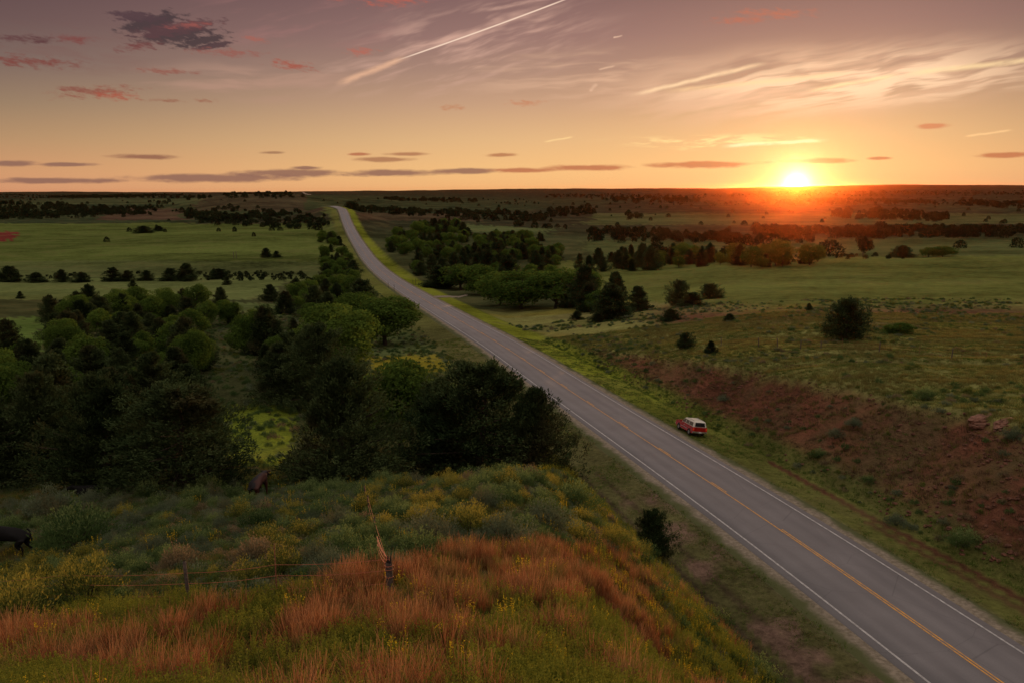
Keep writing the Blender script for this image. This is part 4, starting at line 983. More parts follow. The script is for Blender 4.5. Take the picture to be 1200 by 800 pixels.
# red bluestem
clump = fbm(X, Y, 1.5, 2, 86)
k = hillside & (Vv > edge) & (g.random(len(X)) < .55 * dens * np.clip(.55 + 2.2 * clump, .04, 1))
green_low = np.clip(smooth(Vv, 690, 790) * smooth(gp + .30, .0, .35) + .9 * smooth(440 - U, 0, 160) * smooth(gp, -.30, .1), 0, 1)
k &= g.random(len(X)) > green_low * .85
k &= g.random(len(X)) < .45 + .55 * smooth(U, 250, 420)
k &= np.hypot(X - CPX[0], Y - CPX[1] + .5) > .75
n_ = k.sum(); print('bluestem', n_)
scatter('bluestem_grass', T_RED + T_RED + T_STR + T_STR[:1], X[k], Y[k], g.uniform(.6, 1.1, n_) * (1 + .5 * clump[k]), g.random(n_) * 6.28, g.integers(0, 2 * len(T_RED) + 3, n_), 'rusty red bluestem grass over the near hill')
# weeds and flowers among it
k = hillside & (Vv > edge) & (g.random(len(X)) < (.04 + .62 * green_low) * dens * np.clip(.6 - 2.0 * clump, .05, 1.2)) ; n_ = k.sum(); print('weeds', n_)
scatter('tall_weeds', T_WD, X[k], Y[k], g.uniform(.7, 1.25, n_), g.random(n_) * 6.28, g.integers(0, 2, n_), 'yellow green weeds low on the near hill')
k = hillside & (g.random(len(X)) < np.where(Vv > edge, .034, .012) * np.clip(.4 + 2.2 * fbm(X, Y, 4, 2, 83), 0, 2)); k |= hillside & (t > -24) & (t < -15) & (g.random(len(X)) < .05); n_ = k.sum(); print('flowers', n_)
scatter('goldenrod', T_FL, X[k], Y[k], g.uniform(.7, 1.2, n_), g.random(n_) * 6.28, g.integers(0, 2, n_), 'yellow flowering stems dotted through the grass')
# green turf below and between the bushes
k = hillside & (g.random(len(X)) < np.where(Vv > edge, .16, .40) * np.clip(dens, .5, 1)); n_ = k.sum(); print('green', n_)
ix = np.where(g.random(n_) < np.where(Vv[k] > edge[k], .4, .10) + 1.0 * fbm(X[k], Y[k], 5, 2, 84), 2 + g.integers(0, 2, n_), g.integers(0, 2, n_))
scatter('hill_turf', T_GRN + T_STR, X[k], Y[k], g.uniform(.5, .95, n_), g.random(n_) * 6.28, ix, 'green and straw coloured turf between the bushes')
# undergrowth: small sprigs filling the sage zone
SM = [bush(.8, .42, 120, 7, .06, 91, m_sage, 'sprig'), bush(.8, .42, 120, 7, .06, 92, m_gbush, 'sprig'), bush(.7, .4, 110, 7, .06, 93, m_ybush, 'sprig'), bush(.7, .36, 110, 7, .055, 94, m_tbush, 'sprig')]
k = hillside & (Vv < edge - 2) & (g.random(len(X)) < .17) & ~inpoly(U, Vv, [(262, 520), (335, 520), (330, 575), (285, 580)])
k |= hillside & (t > -21) & (g.random(len(X)) < .05)
k &= (np.hypot(X - CW1[0], Y - CW1[1] + .6) > 1.8) & (np.hypot(X - CW2[0], Y - CW2[1] + .6) > 1.5)
n_ = k.sum(); ix = g.choice(4, n_, p=[.26, .44, .16, .14]); print('under', n_)
scatter('undergrowth', SM, X[k], Y[k], g.uniform(.5, 1.2, n_), g.random(n_) * 6.28, ix, 'small sage and herb sprigs filling the ground between the bushes')

# growth along the road, on the bank and on the flat to the right
FG = [blades(26, .35, .10, .24, .035, .5, s, m_grn) for s in (101, 102)] + [blades(26, .35, .18, .42, .03, .4, s, m_gold) for s in (103, 104)] + [blades(26, .35, .12, .3, .03, .5, 108, m_brn)] + [blades(26, .35, .15, .34, .03, .5, s, m_plat) for s in (109, 110)]
X, Y, U, Vv, t, g = samples(520000, (-25, 165), (26, 175), 110)
inview = (U > -40) & (U < 1900) & (Vv < 1000) & ((X < 95) | (g.random(len(X)) < .55))
ok = inview & (np.abs(t) > 5.4) & (np.abs(t) < 11) & (g.random(len(X)) < .40 * np.clip(.6 + 2 * fbm(X, Y, 2.2, 2, 112), .1, 1)) & ~((t > 8) & (t < 10.6) & (Y < 84) & (g.random(len(X)) < .75))
n_ = ok.sum(); print('verge', n_)
scatter('verge_grass', [blades(18, .3, .04, .13, .03, .8, s, m_grn) for s in (105, 106)] + [blades(18, .3, .03, .12, .03, .8, 107, m_gold)], X[ok], Y[ok], g.uniform(.6, 1.4, n_), g.random(n_) * 6.28, g.choice(3, n_, p=[.36, .36, .28]), 'short mown grass of the road verges')
ok = inview & (t > 10.8) & (g.random(len(X)) < .42); n_ = ok.sum(); print('bankgrass', n_)
Zt = height(X[ok], Y[ok], False); cutm = (natural(X[ok], Y[ok]) - Zt) > .5
pg = fbm(X[ok], Y[ok], 7, 3, 111)
ix = np.where(g.random(n_) < np.clip(np.where(cutm, .12, .62) - 1.4 * pg, 0, 1), g.integers(0, 2, n_), 2 + g.integers(0, 2, n_))
foot = (t[ok] < 12.7) & (t[ok] > 10.8); ix = np.where(foot, g.integers(0, 2, n_), ix); ix = np.where(cutm & ~foot, np.where(g.random(n_) < .7, 4, ix), ix)
ix = np.where(~cutm & ~foot & (g.random(n_) < .6), 5 + g.integers(0, 2, n_), ix)
sel = np.nonzero(~(cutm & (pg > .02) & ~foot) | (g.random(n_) < .5))[0]
XX, YY = X[ok][sel], Y[ok][sel]; ff = foot[sel]
scatter('bank_grass', FG, XX, YY, np.where(ff, g.uniform(.5, 1.1, len(sel)), g.uniform(.5, 1.2, len(sel))), g.random(len(sel)) * 6.28, ix[sel], 'rough grass on the red bank and the flat above it')
# scrub on the bank: larger ones as things
for (u, v, wpx, k, lab) in ((1001, 499, 20, 'S', 'pale round sagebrush halfway up the red bank, upper of two'), (979, 513, 22, 'S', 'pale round sagebrush halfway up the red bank, lower of two'),
                            (1086, 468, 30, 'G', 'green bush high on the red bank'), (960, 535, 20, 'G', 'green tuft low on the red bank behind the SUV'), (848, 470, 16, 'S', 'grey sagebrush on the bank above the SUV'),
                            (1188, 514, 24, 'S', 'grey green bush below the red outcrop'), (1050, 615, 26, 'S', 'grey bush at the foot of the bank above the wheel ruts'), (1018, 565, 18, 'G', 'small green bush at mid slope of the red bank'),
                            (1130, 640, 40, 'G', 'dark green bush at the foot of the bank by the stake')):
    x, y, _ = hit(u, v); D = math.hypot(x, y); w0 = {'S': 1.3, 'G': 1.5}[k]; add_bush(k, x, y, wpx * D / F / w0, lab, None, int(u), .8)
X, Y, U, Vv, t, g = samples(84000, (-30, 180), (28, 210), 120)
ok = (U > -40) & (U < 1900) & (t > 11) & (g.random(len(X)) < .22 * np.clip(.35 + 1.6 * fbm(X, Y, 9, 3, 121), 0, 1)); ok |= (t > 11.5) & (t < 13.5) & (Y < 130) & (g.random(len(X)) < .06)
n_ = ok.sum(); print('scrub', n_)
BM = [bush(.9, .45, 90, 6, .09, 131, m_sage, 'sprig'), bush(.9, .45, 90, 6, .09, 132, m_gbush, 'sprig'), bush(.9, .4, 80, 6, .08, 133, m_tbush, 'sprig'), bush(.9, .45, 90, 6, .09, 134, m_ybush, 'sprig')]
scatter('bank_scrub', BM, X[ok], Y[ok], g.uniform(.4, 1.25, n_), g.random(n_) * 6.28, g.choice(4, n_, p=[.26, .46, .16, .12]), 'low scrub scattered over the red bank and flat')
X, Y, U, Vv, t, g = samples(60000, (-80, 30), (60, 330), 140)
ok = (U > -40) & (Vv < 600) & (t < -11) & (g.random(len(X)) < .16); n_ = ok.sum(); print('leftscrub', n_)
scatter('wood_undergrowth', BM, X[ok], Y[ok], g.uniform(.4, 1.3, n_), g.random(n_) * 6.28, g.choice(4, n_, p=[.15, .6, .1, .15]), 'low growth in the clearings left of the road')
# rank tall herbs edging the left cut, seen over the crest
X, Y, U, Vv, t, g = samples(20000, (0, 30), (12, 75), 150)
ok = (t < -13) & (t > -21) & (g.random(len(X)) < .35); n_ = ok.sum()
scatter('cut_herbs', T_WD + [SM[1]], X[ok], Y[ok], g.uniform(.8, 1.6, n_), g.random(n_) * 6.28, g.choice(3, n_, p=[.4, .4, .2]), 'green herbs down the left side of the cutting')

# ------------------------------------------------------------------ pond in the left woods
m_water, b = newmat('pond_water')
n = b.noise(b.n('ShaderNodeNewGeometry').outputs['Position'], 1.2, 3.0, .5)
finish(m_water, b, principled(b, (.03, .03, .025), .06, n, .04, .03, spec=.6))
for (u0, u1, v) in ((98, 156, 355.5), (199, 212, 366.5)):
    A_ = hit(u0, v, 120); B_ = hit(u1, v, 120); c_ = (A_ + B_) / 2; w_ = abs(B_[0] - A_[0]) / 2; a_ = np.linspace(0, 2 * np.pi, 40, endpoint=False)
    r_ = 1 + .18 * np.sin(3 * a_) + .1 * np.sin(5 * a_ + 1); V_ = np.stack([c_[0] + w_ * r_ * np.cos(a_), c_[1] + max(w_ * .8, 6) * r_ * np.sin(a_), 0 * a_ + c_[2] + .5], 1)
    bm = bmesh.new(); bm.faces.new([bm.verts.new(p) for p in V_]); me = bpy.data.meshes.new('pond'); bm.to_mesh(me); me.materials.append(m_water); o = link('pond', me); o['kind'] = 'structure'

# ------------------------------------------------------------------ fences
m_wood = simple('weathered_post_wood', (.10, .075, .06), .9, .4, 14); m_rust = simple('rusty_steel', (.20, .075, .035), .8, .4, 20); m_wire = simple('rusty_wire', (.45, .13, .07), .6, .2, 5)
m_pale = simple('pale_stake_wood', (.30, .24, .13), .85, .3, 12); m_dark = simple('dark_iron', (.03, .025, .022), .7, .3, 9)
def post_mesh(h, r0, kind='wood'):
    if kind == 'wood':
        me = np_mesh('post', *join([tube([(0, 0, -.4), (.01, 0, h * .5), (0, .01, h * .97), (0, 0, h)], [r0 * 1.05, r0, r0 * .96, r0 * .5], 9)]), m_wood, True)
    else:                                # steel T post
        v, f = [], []
        for (a, b_, c_, d_) in ((-.02, -.004, .02, .004), (-.004, -.004, .004, .035)):
            o_ = len(v); v += [(a, b_, -.4), (c_, b_, -.4), (c_, d_, -.4), (a, d_, -.4), (a, b_, h), (c_, b_, h), (c_, d_, h), (a, d_, h)]
            f += [(o_, o_ + 1, o_ + 5, o_ + 4), (o_ + 1, o_ + 2, o_ + 6, o_ + 5), (o_ + 2, o_ + 3, o_ + 7, o_ + 6), (o_ + 3, o_, o_ + 4, o_ + 7), (o_ + 4, o_ + 5, o_ + 6, o_ + 7)]
        me = np_mesh('post', v, f, m_rust)
    return me
PW = post_mesh(1.25, .07); PS = post_mesh(1.3, 0, 'steel')
def wires(pts, heights, parent, rad=.006):
    for hgt in heights:
        P_ = []
        for a, b_ in zip(pts[:-1], pts[1:]):
            for q in np.linspace(0, 1, 5)[:-1]: P_.append(tuple(a * (1 - q) + b_ * q + np.array([0, 0, hgt - .05 * math.sin(math.pi * q)])))
        P_.append(tuple(pts[-1] + np.array([0, 0, hgt]))); link('wire', np_mesh('wire', *tube(P_, [rad] * len(P_), 4), m_wire), parent)
fe = empty('wire_fence', (0, 0, 0)); tag(fe, 'sagging wire fence crossing the near hill, thin posts left of the broken corner post', 'fence')
pts = []
for (u, v, kd, hh) in ((-30, 716, 's', 1.2), (79, 712, 's', 1.0), (222, 716, 'w', 1.15), (325, 708, 's', 1.25)):
    p = hit(u, v, 8); pts.append(p); o = link('post', PW if kd == 'w' else PS, fe, tuple(p)); o.scale = (.72, .72, hh); o.rotation_euler = (random.uniform(-.05, .05), random.uniform(-.05, .05), random.random())
corner = hit(457, 702, 8); pts.append(corner)
wires(pts, (.45, .8, 1.1), fe)
cp = empty('corner_post', tuple(corner)); tag(cp, 'broken thick corner post with a rusty bundle of wires running up from it', 'post')
link('stump', np_mesh('stump', *tube([(0, 0, -.4), (.01, 0, .5), (.0, 0, .98), (.01, 0, 1.02)], [.095, .088, .085, .08], 12), m_wood, True), cp)
link('splinter', np_mesh('splinter', *join([tube([(0, .02, .95), (-.02, .02, 1.07), (-.02, .02, 1.18)], [.035, .03, .012], 6), tube([(.05, 0, .95), (.045, 0, 1.1), (.06, 0, 1.2)], [.03, .025, .01], 5)]), m_dark), cp)
link('wire_wrap', np_mesh('wire_wrap', *join([tube([(math.cos(a) * .108, math.sin(a) * .108, z0 + .004 * a) for a in np.linspace(0, 6.28, 14)], [.008] * 14, 4) for z0 in (.62, .82, .92)]), m_wire), cp)
p2 = hit(443, 662, 8); dv = p2 - corner
for i, (ox, oz, h2) in enumerate(((-.04, 1.0, .55), (0, 1.05, .68), (.03, 1.12, .80), (.05, 1.05, .92))):
    e_ = dv + np.array([0, 0, h2]); sp_ = [tuple(np.array([ox, 0, oz]) * (1 - q) + e_ * q + np.array([0, 0, -.14 * math.sin(math.pi * q)])) for q in np.linspace(0, 1, 8)]
    link('wire', np_mesh('wire', *tube(sp_, [.011] * 8, 4), m_wire), cp)
bf = empty('brace_fence', (0, 0, 0)); tag(bf, 'short run of dark posts going downhill behind the broken corner post', 'fence')
bp = []
for (u, v, hh) in ((440, 640, 1.2), (432, 606, 1.1), (428, 590, 1.05)):
    p = hit(u, v, 8); bp.append(p); o = link('post', PW, bf, tuple(p)); o.scale = (.45, .45, hh * .75)
wires([corner] + bp, (.6, .95), bf, .006)
rf = empty('flat_fence', (0, 0, 0)); tag(rf, 'wire fence on small posts along the top of the bank, passing under the lone cedar', 'fence')
pts = []
for (u, v) in ((800, 405), (845, 406), (889, 407), (911, 408), (938, 408), (962, 409), (987, 409), (1030, 413), (1077, 417), (1115, 420), (1155, 424), (1200, 428)):
    p = hit(u, v, 60); pts.append(p); o = link('post', PW if (u * 7) % 3 else PS, rf, tuple(p)); o.scale = (1, 1, random.uniform(.9, 1.25)); o.rotation_euler = (random.uniform(-.07, .07), random.uniform(-.07, .07), 0)
wires(pts, (.5, .85, 1.15), rf, .005)
def stake(u, v, h, r_, mat, name, label, cat, dmin=20, tipmat=None):
    p = hit(u, v, dmin); r0 = empty(name, tuple(p))
    link('shaft', np_mesh('shaft', *tube([(0, 0, -.3), (0, 0, h * .8)], [r_, r_], 6), mat), r0)
    link('top', np_mesh('top', *tube([(0, 0, h * .8), (0, 0, h), (0, 0, h + .01)], [r_ * 1.15, r_ * 1.15, .001], 6), tipmat or mat), r0); tag(r0, label, cat)
stake(1120, 641, 1.15, .035, m_pale, 'survey_stake', 'pale wooden stake at the foot of the bank, right of the road', 'stake')
for (u, v, h, lab, mt) in ((438, 322, 2.2, 'white road marker post at the creek crossing, farthest of the left three', m_white), (455, 337, 2.0, 'dark road marker post at the creek crossing, middle of the left three', m_dark),
                           (462, 341, 2.4, 'dark road marker post at the creek crossing, nearest of the left three', m_dark), (484, 335, 2.4, 'left post of the pair opposite the creek crossing', m_dark), (487, 334, 2.6, 'right post of the pair opposite the creek crossing', m_dark),
                           (274, 303, 4.0, 'left of two tall thin posts far out in the left field', m_wood), (277, 303, 4.4, 'right of two tall thin posts far out in the left field', m_wood)):
    stake(u, v, h, .07 if h < 3 else .18, mt, 'marker_post', lab, 'post', 100)

# red sandstone outcrop in the bank
m_rock = simple('red_sandstone', (.20, .095, .06), .95, .35, 2.5)
for (u, v, s_, lab) in ((1150, 488, .75, 'left block of the red sandstone outcrop near the top of the bank'), (1178, 492, .6, 'right block of the red sandstone outcrop near the top of the bank')):
    p = hit(u, v, 40); bm = bmesh.new(); bmesh.ops.create_icosphere(bm, subdivisions=4, radius=1)
    for q in bm.verts:
        c0 = np.array(q.co); n_v = float(fbm(np.array(c0[0] * 1.0 + 5), np.array(c0[1] + c0[2] * 1.7), .8, 4, int(u))); q.co *= 1 + .45 * n_v
        q.co.z = round(q.co.z * 3.2) / 3.2 * .65 + q.co.z * .35
    bm.transform(Matrix.Diagonal((1.9 * s_, 1.1 * s_, .75 * s_, 1))); me = bpy.data.meshes.new('rock'); bm.to_mesh(me); me.materials.append(m_rock)
    o = link('rock_outcrop', me, None, (p[0], p[1], p[2] - .32)); o.rotation_euler = (.12, -.18, .5); tag(o, lab, 'rock')

# ------------------------------------------------------------------ the parked SUV
def car_paint(name, color, rough=.3):
    m, b = newmat(name); n = b.noise(b.n('ShaderNodeTexCoord').outputs['Object'], 3.0, 4.0, .6)
    x = b.n('ShaderNodeBsdfPrincipled'); c = b.mix(b.mr(n, .3, .75), color, [q * .82 + .01 for q in color]); b.nt.links.new(c, x.inputs['Base Color'])
    x.inputs['Roughness'].default_value = rough; x.inputs['Coat Weight'].default_value = .6; x.inputs['Coat Roughness'].default_value = .08; return finish(m, b, x.outputs[0])
m_carred = car_paint('red_car_paint', (.38, .004, .006), .2); m_carwhite = car_paint('cream_roof_paint', (.80, .74, .62), .35)
m_glass = simple('dark_window_glass', (.015, .017, .02), .08, .1, 3, 0, .8); m_pglass = simple('side_window_glass', (.035, .03, .03), .08, .1, 3, 0, 1.0)
m_tyre = simple('tyre_rubber', (.02, .02, .02), .85, .2, 10); m_chrome = simple('bright_metal', (.6, .6, .6), .3, .1, 6, .9)
m_under = simple('underbody_black', (.015, .015, .015), .9, .2, 6); m_plate = simple('number_plate_white', (.7, .72, .7), .5, .05, 6); m_amber = simple('headlight_glass', (.6, .58, .5), .15, .05, 6)
m_tail, b = newmat('tail_lamp_red'); x = b.n('ShaderNodeBsdfPrincipled'); x.inputs['Base Color'].default_value = (.55, .03, .015, 1); x.inputs['Roughness'].default_value = .2
x.inputs['Emission Color'].default_value = (1, .08, .03, 1); x.inputs['Emission Strength'].default_value = .1; finish(m_tail, b, x.outputs[0])
def extrude_profile(prof, w0, w1=None, bev=.05, zsplit=None, seg=3):
    """side profile (y, z) given width; w1 = width at the top for a leaning cabin"""
    bm = bmesh.new(); zs = [p[1] for p in prof]; za, zb = min(zs), max(zs); w1 = w1 or w0
    def hw(z): return (w0 + (w1 - w0) * (z - za) / (zb - za)) / 2
    L_ = [bm.verts.new((-hw(z), y, z)) for y, z in prof]; R_ = [bm.verts.new((hw(z), y, z)) for y, z in prof]
    bm.faces.new(L_); bm.faces.new(R_[::-1]); n = len(prof); ed = []
    for i in range(n): bm.faces.new((L_[i], R_[i], R_[(i + 1) % n], L_[(i + 1) % n]))
    bmesh.ops.recalc_face_normals(bm, faces=bm.faces)
    if bev: bmesh.ops.bevel(bm, geom=[e for e in bm.edges if e.calc_length() > .02], offset=bev, segments=seg, affect='EDGES', clamp_overlap=True)
    for f in bm.faces: f.smooth = False
    return bm
def bm_obj(name, bm, mat, parent, loc=None):
    me = bpy.data.meshes.new(name); bm.to_mesh(me); bm.free(); me.materials.append(mat); return link(name, me, parent, loc)
def box_bm(x0, x1, y0, y1, z0, z1, bev=.01):
    bm = bmesh.new(); bmesh.ops.create_cube(bm, size=1); bm.transform(Matrix.Translation(((x0 + x1) / 2, (y0 + y1) / 2, (z0 + z1) / 2)) @ Matrix.Diagonal((x1 - x0, y1 - y0, z1 - z0, 1)))
    if bev: bmesh.ops.bevel(bm, geom=list(bm.edges), offset=bev, segments=2, affect='EDGES', clamp_overlap=True)
    return bm
def arch(cy, r_, z0, n=9): return [(cy + r_ * math.cos(a), z0 + r_ * math.sin(a)) for a in np.linspace(0, math.pi, n)]
rw = hit(807.5, 509, 60)                                     # where the rear left wheel stands
hd = Vector((RB, 1, 0)).normalized(); rt = Vector((hd.y, -hd.x, 0))
c_ = Vector(rw) + rt * .78 + hd * 1.38
zl = float(height(np.array(c_.x - rt.x * .78), np.array(c_.y - rt.y * .78), False)); zr = float(height(np.array(c_.x + rt.x * .78), np.array(c_.y + rt.y * .78), False))
car = empty('parked_suv', (c_.x, c_.y, (zl + zr) / 2)); tag(car, 'red SUV with a cream roof cap parked on the right shoulder, facing away', 'SUV')
fw = Vector((hd.x, hd.y, (float(road_z(c_.y + 1.3)) - float(road_z(c_.y - 1.3))) / 2.6)).normalized(); rg = (rt + Vector((0, 0, (zr - zl) / 1.56))).normalized(); up_ = rg.cross(fw).normalized(); rg = fw.cross(up_)
car.matrix_world = Matrix.Translation(car.location) @ Matrix((rg, fw, up_)).transposed().to_4x4()
FA, RAx = 1.40, -1.38
low = [(-2.28, .50), (-2.28, .42)] + [(-1.80, .40)] + arch(RAx, .43, .36)[::-1] + [(-.9, .38), (.9, .38)] + arch(FA, .43, .36)[::-1] + [(1.9, .42), (2.26, .46), (2.28, .92), (2.1, 1.02), (.95, 1.10), (-2.24, 1.08)]
bm_obj('body', extrude_profile(low, 1.80, 1.70, .035, seg=2), m_carred, car)
bm_obj('roof_cap', extrude_profile([(-2.20, 1.085), (.86, 1.105), (.34, 1.62), (.16, 1.69), (-1.95, 1.71), (-2.08, 1.66)], 1.66, 1.34, .05), m_carwhite, car)
bm_obj('underbody', box_bm(-.72, .72, -2.1, 2.1, .28, .46, .02), m_under, car)
bm_obj('rear_bumper', box_bm(-.88, .88, -2.40, -2.26, .46, .62, .02), m_chrome, car); bm_obj('front_bumper', box_bm(-.88, .88, 2.24, 2.38, .46, .64, .02), m_chrome, car)
bm_obj('number_plate', box_bm(-.16, .16, -2.425, -2.405, .47, .62, .004), m_plate, car)
bm_obj('tailgate', box_bm(-.66, .66, -2.275, -2.225, .66, 1.04, .012), m_carred, car)
def panel(pts, mat, name, th=.012):
    P_ = [Vector(p) for p in pts]; nrm = (P_[1] - P_[0]).cross(P_[2] - P_[0]).normalized() * th; bm = bmesh.new()
    a = [bm.verts.new(p + nrm) for p in P_]; b_ = [bm.verts.new(p - nrm) for p in P_]; bm.faces.new(a); bm.faces.new(b_[::-1])
    for i in range(len(P_)): j = (i + 1) % len(P_); bm.faces.new((a[j], a[i], b_[i], b_[j]))
    bmesh.ops.recalc_face_normals(bm, faces=bm.faces); return bm_obj(name, bm, mat, car)
def sx_(z): return .83 + (.67 - .83) * (z - 1.085) / (1.71 - 1.085) + .002
def ry_(z): return -2.20 + (z - 1.085) / (1.66 - 1.085) * .12 - .004
panel([(-.62, ry_(1.16), 1.16), (.62, ry_(1.16), 1.16), (.55, ry_(1.60), 1.60), (-.55, ry_(1.60), 1.60)], m_glass, 'rear_window')
panel([(-.70, .815, 1.16), (.70, .815, 1.16), (.58, .375, 1.59), (-.58, .375, 1.59)], m_glass, 'windscreen')
for sg in (-1, 1):
    for (ya, yb, yc, yd) in ((-2.0, -1.05, -1.05, -1.93), (-.95, -.22, -.22, -.95), (-.12, .68, .26, -.12)):
        panel([(sg * sx_(1.17), ya, 1.17), (sg * sx_(1.17), yb, 1.17), (sg * sx_(1.56), yc, 1.56), (sg * sx_(1.56), yd, 1.56)], m_pglass, 'side_window')
    bm_obj('tail_lamp', box_bm(sg * .78 - .09, sg * .78 + .09, -2.30, -2.22, .72, 1.02, .012), m_tail, car)
    bm_obj('headlight', box_bm(sg * .66 - .13, sg * .66 + .13, 2.22, 2.30, .72, .88, .012), m_amber, car)
    bm_obj('side_mirror', box_bm(sg * .99 - .10, sg * .99 + .10, .62, .74, 1.10, 1.28, .02), m_carred, car)
    bm_obj('door_handle', box_bm(sg * .885 - .02, sg * .885 + .02, -.10, .06, .90, .94, .006), m_chrome, car)
    bm_obj('side_trim', box_bm(sg * .895 - .012, sg * .895 + .012, -.86, .86, .62, .68, .004), m_chrome, car)
    for yy in (-1.7, -.2):
        pass
    bm_obj('roof_rail', box_bm(sg * .58 - .018, sg * .58 + .018, -1.8, .0, 1.715, 1.755, .008), m_chrome, car)
    for ay in (FA, RAx):
        wv_, wf_ = [], []
        prof = [(-.11, .20), (-.115, .33), (-.08, .365), (.08, .365), (.115, .33), (.11, .20)]; N_ = 24
        for k_ in range(N_):
            a = 2 * math.pi * k_ / N_
            for (xx, r_) in prof: wv_.append((sg * .80 + xx, ay + r_ * math.cos(a), .365 + r_ * math.sin(a)))
        for k_ in range(N_):
            for j in range(5):
                a = k_ * 6 + j; b_ = ((k_ + 1) % N_) * 6 + j; wf_.append((a, a + 1, b_ + 1, b_))
        w_ = empty('wheel', (0, 0, 0)); w_.parent = car
        link('tyre', np_mesh('tyre', wv_, wf_, m_tyre, True), w_)
        v_, f_ = [], []; rp = [(.07, .0), (.095, .06), (.075, .10), (.085, .17), (.105, .205), (-.105, .205)]
        for k_ in range(N_):
            a = 2 * math.pi * k_ / N_
            for (xx, r_) in rp: v_.append((sg * (.80 + xx), ay + max(r_, .004) * math.cos(a), .365 + max(r_, .004) * math.sin(a)))
        for k_ in range(N_):
            for j in range(5): a = k_ * 6 + j; b_ = ((k_ + 1) % N_) * 6 + j; f_.append((a, a + 1, b_ + 1, b_))
        link('rim', np_mesh('rim', v_, f_, m_chrome, True), w_)
bm_obj('grille', box_bm(-.50, .50, 2.25, 2.30, .70, .90, .01), m_under, car)

# ------------------------------------------------------------------ cattle
m_cowblack, b = newmat('black_hide'); n = b.noise(b.n('ShaderNodeTexCoord').outputs['Object'], 5.0, 4.0, .6)
finish(m_cowblack, b, principled(b, b.mix(n, (.005, .005, .005), (.014, .012, .011)), .85, n, .2, .01, spec=.1))
m_cowbrown, b = newmat('black_and_brown_hide'); tc = b.n('ShaderNodeTexCoord').outputs['Object']; n = b.noise(tc, 1.6, 3.0, .55); yv = b.n('ShaderNodeSeparateXYZ', ins={0: tc}).outputs[1]
finish(m_cowbrown, b, principled(b, b.mix(b.mr(b.m('ADD', b.m('MULTIPLY', b.m('ADD', yv, .12), -.8), b.m('SUBTRACT', n, .5)), -.1, .1), (.008, .006, .006), (.055, .017, .010)), .7, n, .2, .01))
def cow(name, mat, u, v, Y, heading, label, lying=False, headz=.0, dz=0.0):
    Vx, Ex, Rx = [], [], []
    def chain(start, pts):
        prev = start
        for (x, y, z, r_) in pts:
            Vx.append((x, y, z)); Rx.append(r_); i = len(Vx) - 1
            if prev is not None: Ex.append((prev, i))
            prev = i
        return prev
    if lying: B_ = -.72
    else: B_ = 0
    chain(None, [(-.72, 0, 1.14 + B_, .29)])
    chain(0, [(-.25, 0, 1.04 + B_, .38), (.25, 0, 1.03 + B_, .37), (.58, 0, 1.10 + B_, .31), (.88, 0, 1.18 + B_ + headz * .3, .20), (1.12, 0, 1.26 + B_ + headz * .7, .15), (1.32, 0, 1.20 + B_ + headz, .125), (1.52, 0, 1.06 + B_ + headz, .085)])
    for sg in (-1, 1):
        if lying:
            chain(0, [(-.55, sg * .34, .26, .17), (-.15, sg * .46, .14, .09), (-.55, sg * .5, .08, .06)]); chain(3, [(.60, sg * .30, .22, .13), (.88, sg * .32, .10, .07), (.60, sg * .36, .06, .05)])
        else:
            o_ = sg * .05
            chain(0, [(-.80, sg * .19, .88, .19), (-.66 + o_, sg * .20, .64, .115), (-.86 + o_, sg * .20, .44, .066), (-.80 + o_, sg * .20, .14, .048), (-.76 + o_, sg * .20, .03, .060)])
            chain(3, [(.55, sg * .19, .82, .15), (.54 - o_, sg * .20, .46, .074), (.55 - o_, sg * .20, .14, .046), (.58 - o_, sg * .20, .03, .058)])
    me = bpy.data.meshes.new(name); me.from_pydata(Vx, Ex, []); tmp = bpy.data.objects.new(name, me); COL.objects.link(tmp)
    sk = tmp.modifiers.new('skin', 'SKIN'); sk.branch_smoothing = .6
    for i, r_ in enumerate(Rx): me.skin_vertices[0].data[i].radius = (r_ * (.92 if i < 3 else 1), r_)
    me.skin_vertices[0].data[0].use_root = True
    sub = tmp.modifiers.new('sub', 'SUBSURF'); sub.levels = 2; sub.render_levels = 2
    dg = bpy.context.evaluated_depsgraph_get(); m2 = bpy.data.meshes.new_from_object(tmp.evaluated_get(dg)); bpy.data.objects.remove(tmp)
    m2.materials.clear(); m2.materials.append(mat); m2.polygons.foreach_set('use_smooth', np.ones(len(m2.polygons), bool))
    if Y: p = pt(u, v, Y); x, y = p[0], p[1]
    else: x, y, _ = hit(u, v)
    z = float(height(np.array(x), np.array(y), False)); r0 = empty(name, (x, y, z + dz), heading); link('body', m2, r0)
    tz = 1.30 + B_
    link('tail', np_mesh('tail', *tube([(-.95, 0, tz - .06), (-1.06, 0, tz - .15), (-1.09, .01, tz - .5 * (.4 if lying else 1)), (-1.07, .02, tz - .85 * (.5 if lying else 1)), (-1.07, .02, tz - 1.0 * (.5 if lying else 1))], [.035, .028, .022, .045, .01], 7), mat, True), r0)
    for sg in (-1, 1):
        hz = 1.34 + B_ + headz * .85
        ev, ef = cards(np.array([[1.16, sg * .12, hz]]), norm(np.array([[-.1, sg * 1.0, .05]])), .2, .11, rng)
        link('ear', np_mesh('ear', *join([tube([(1.15, sg * .10, hz), (1.13, sg * .20, hz + .02), (1.11, sg * .29, hz)], [.03, .05, .012], 6)]), mat, True), r0)
    tag(r0, label, 'cow'); return r0
c1 = cow('black_cow', m_cowblack, 8, 655, None, R(176), 'black cow standing at the left edge, its head outside the picture', headz=-.05); c1.scale = (1.25, 1.25, 1.28)
cow('brown_cow', m_cowbrown, 304, 584, None, R(86), 'black and brown cow standing in the gap between the big cedars', headz=-.2).scale = (1.12, 1.12, 1.12)
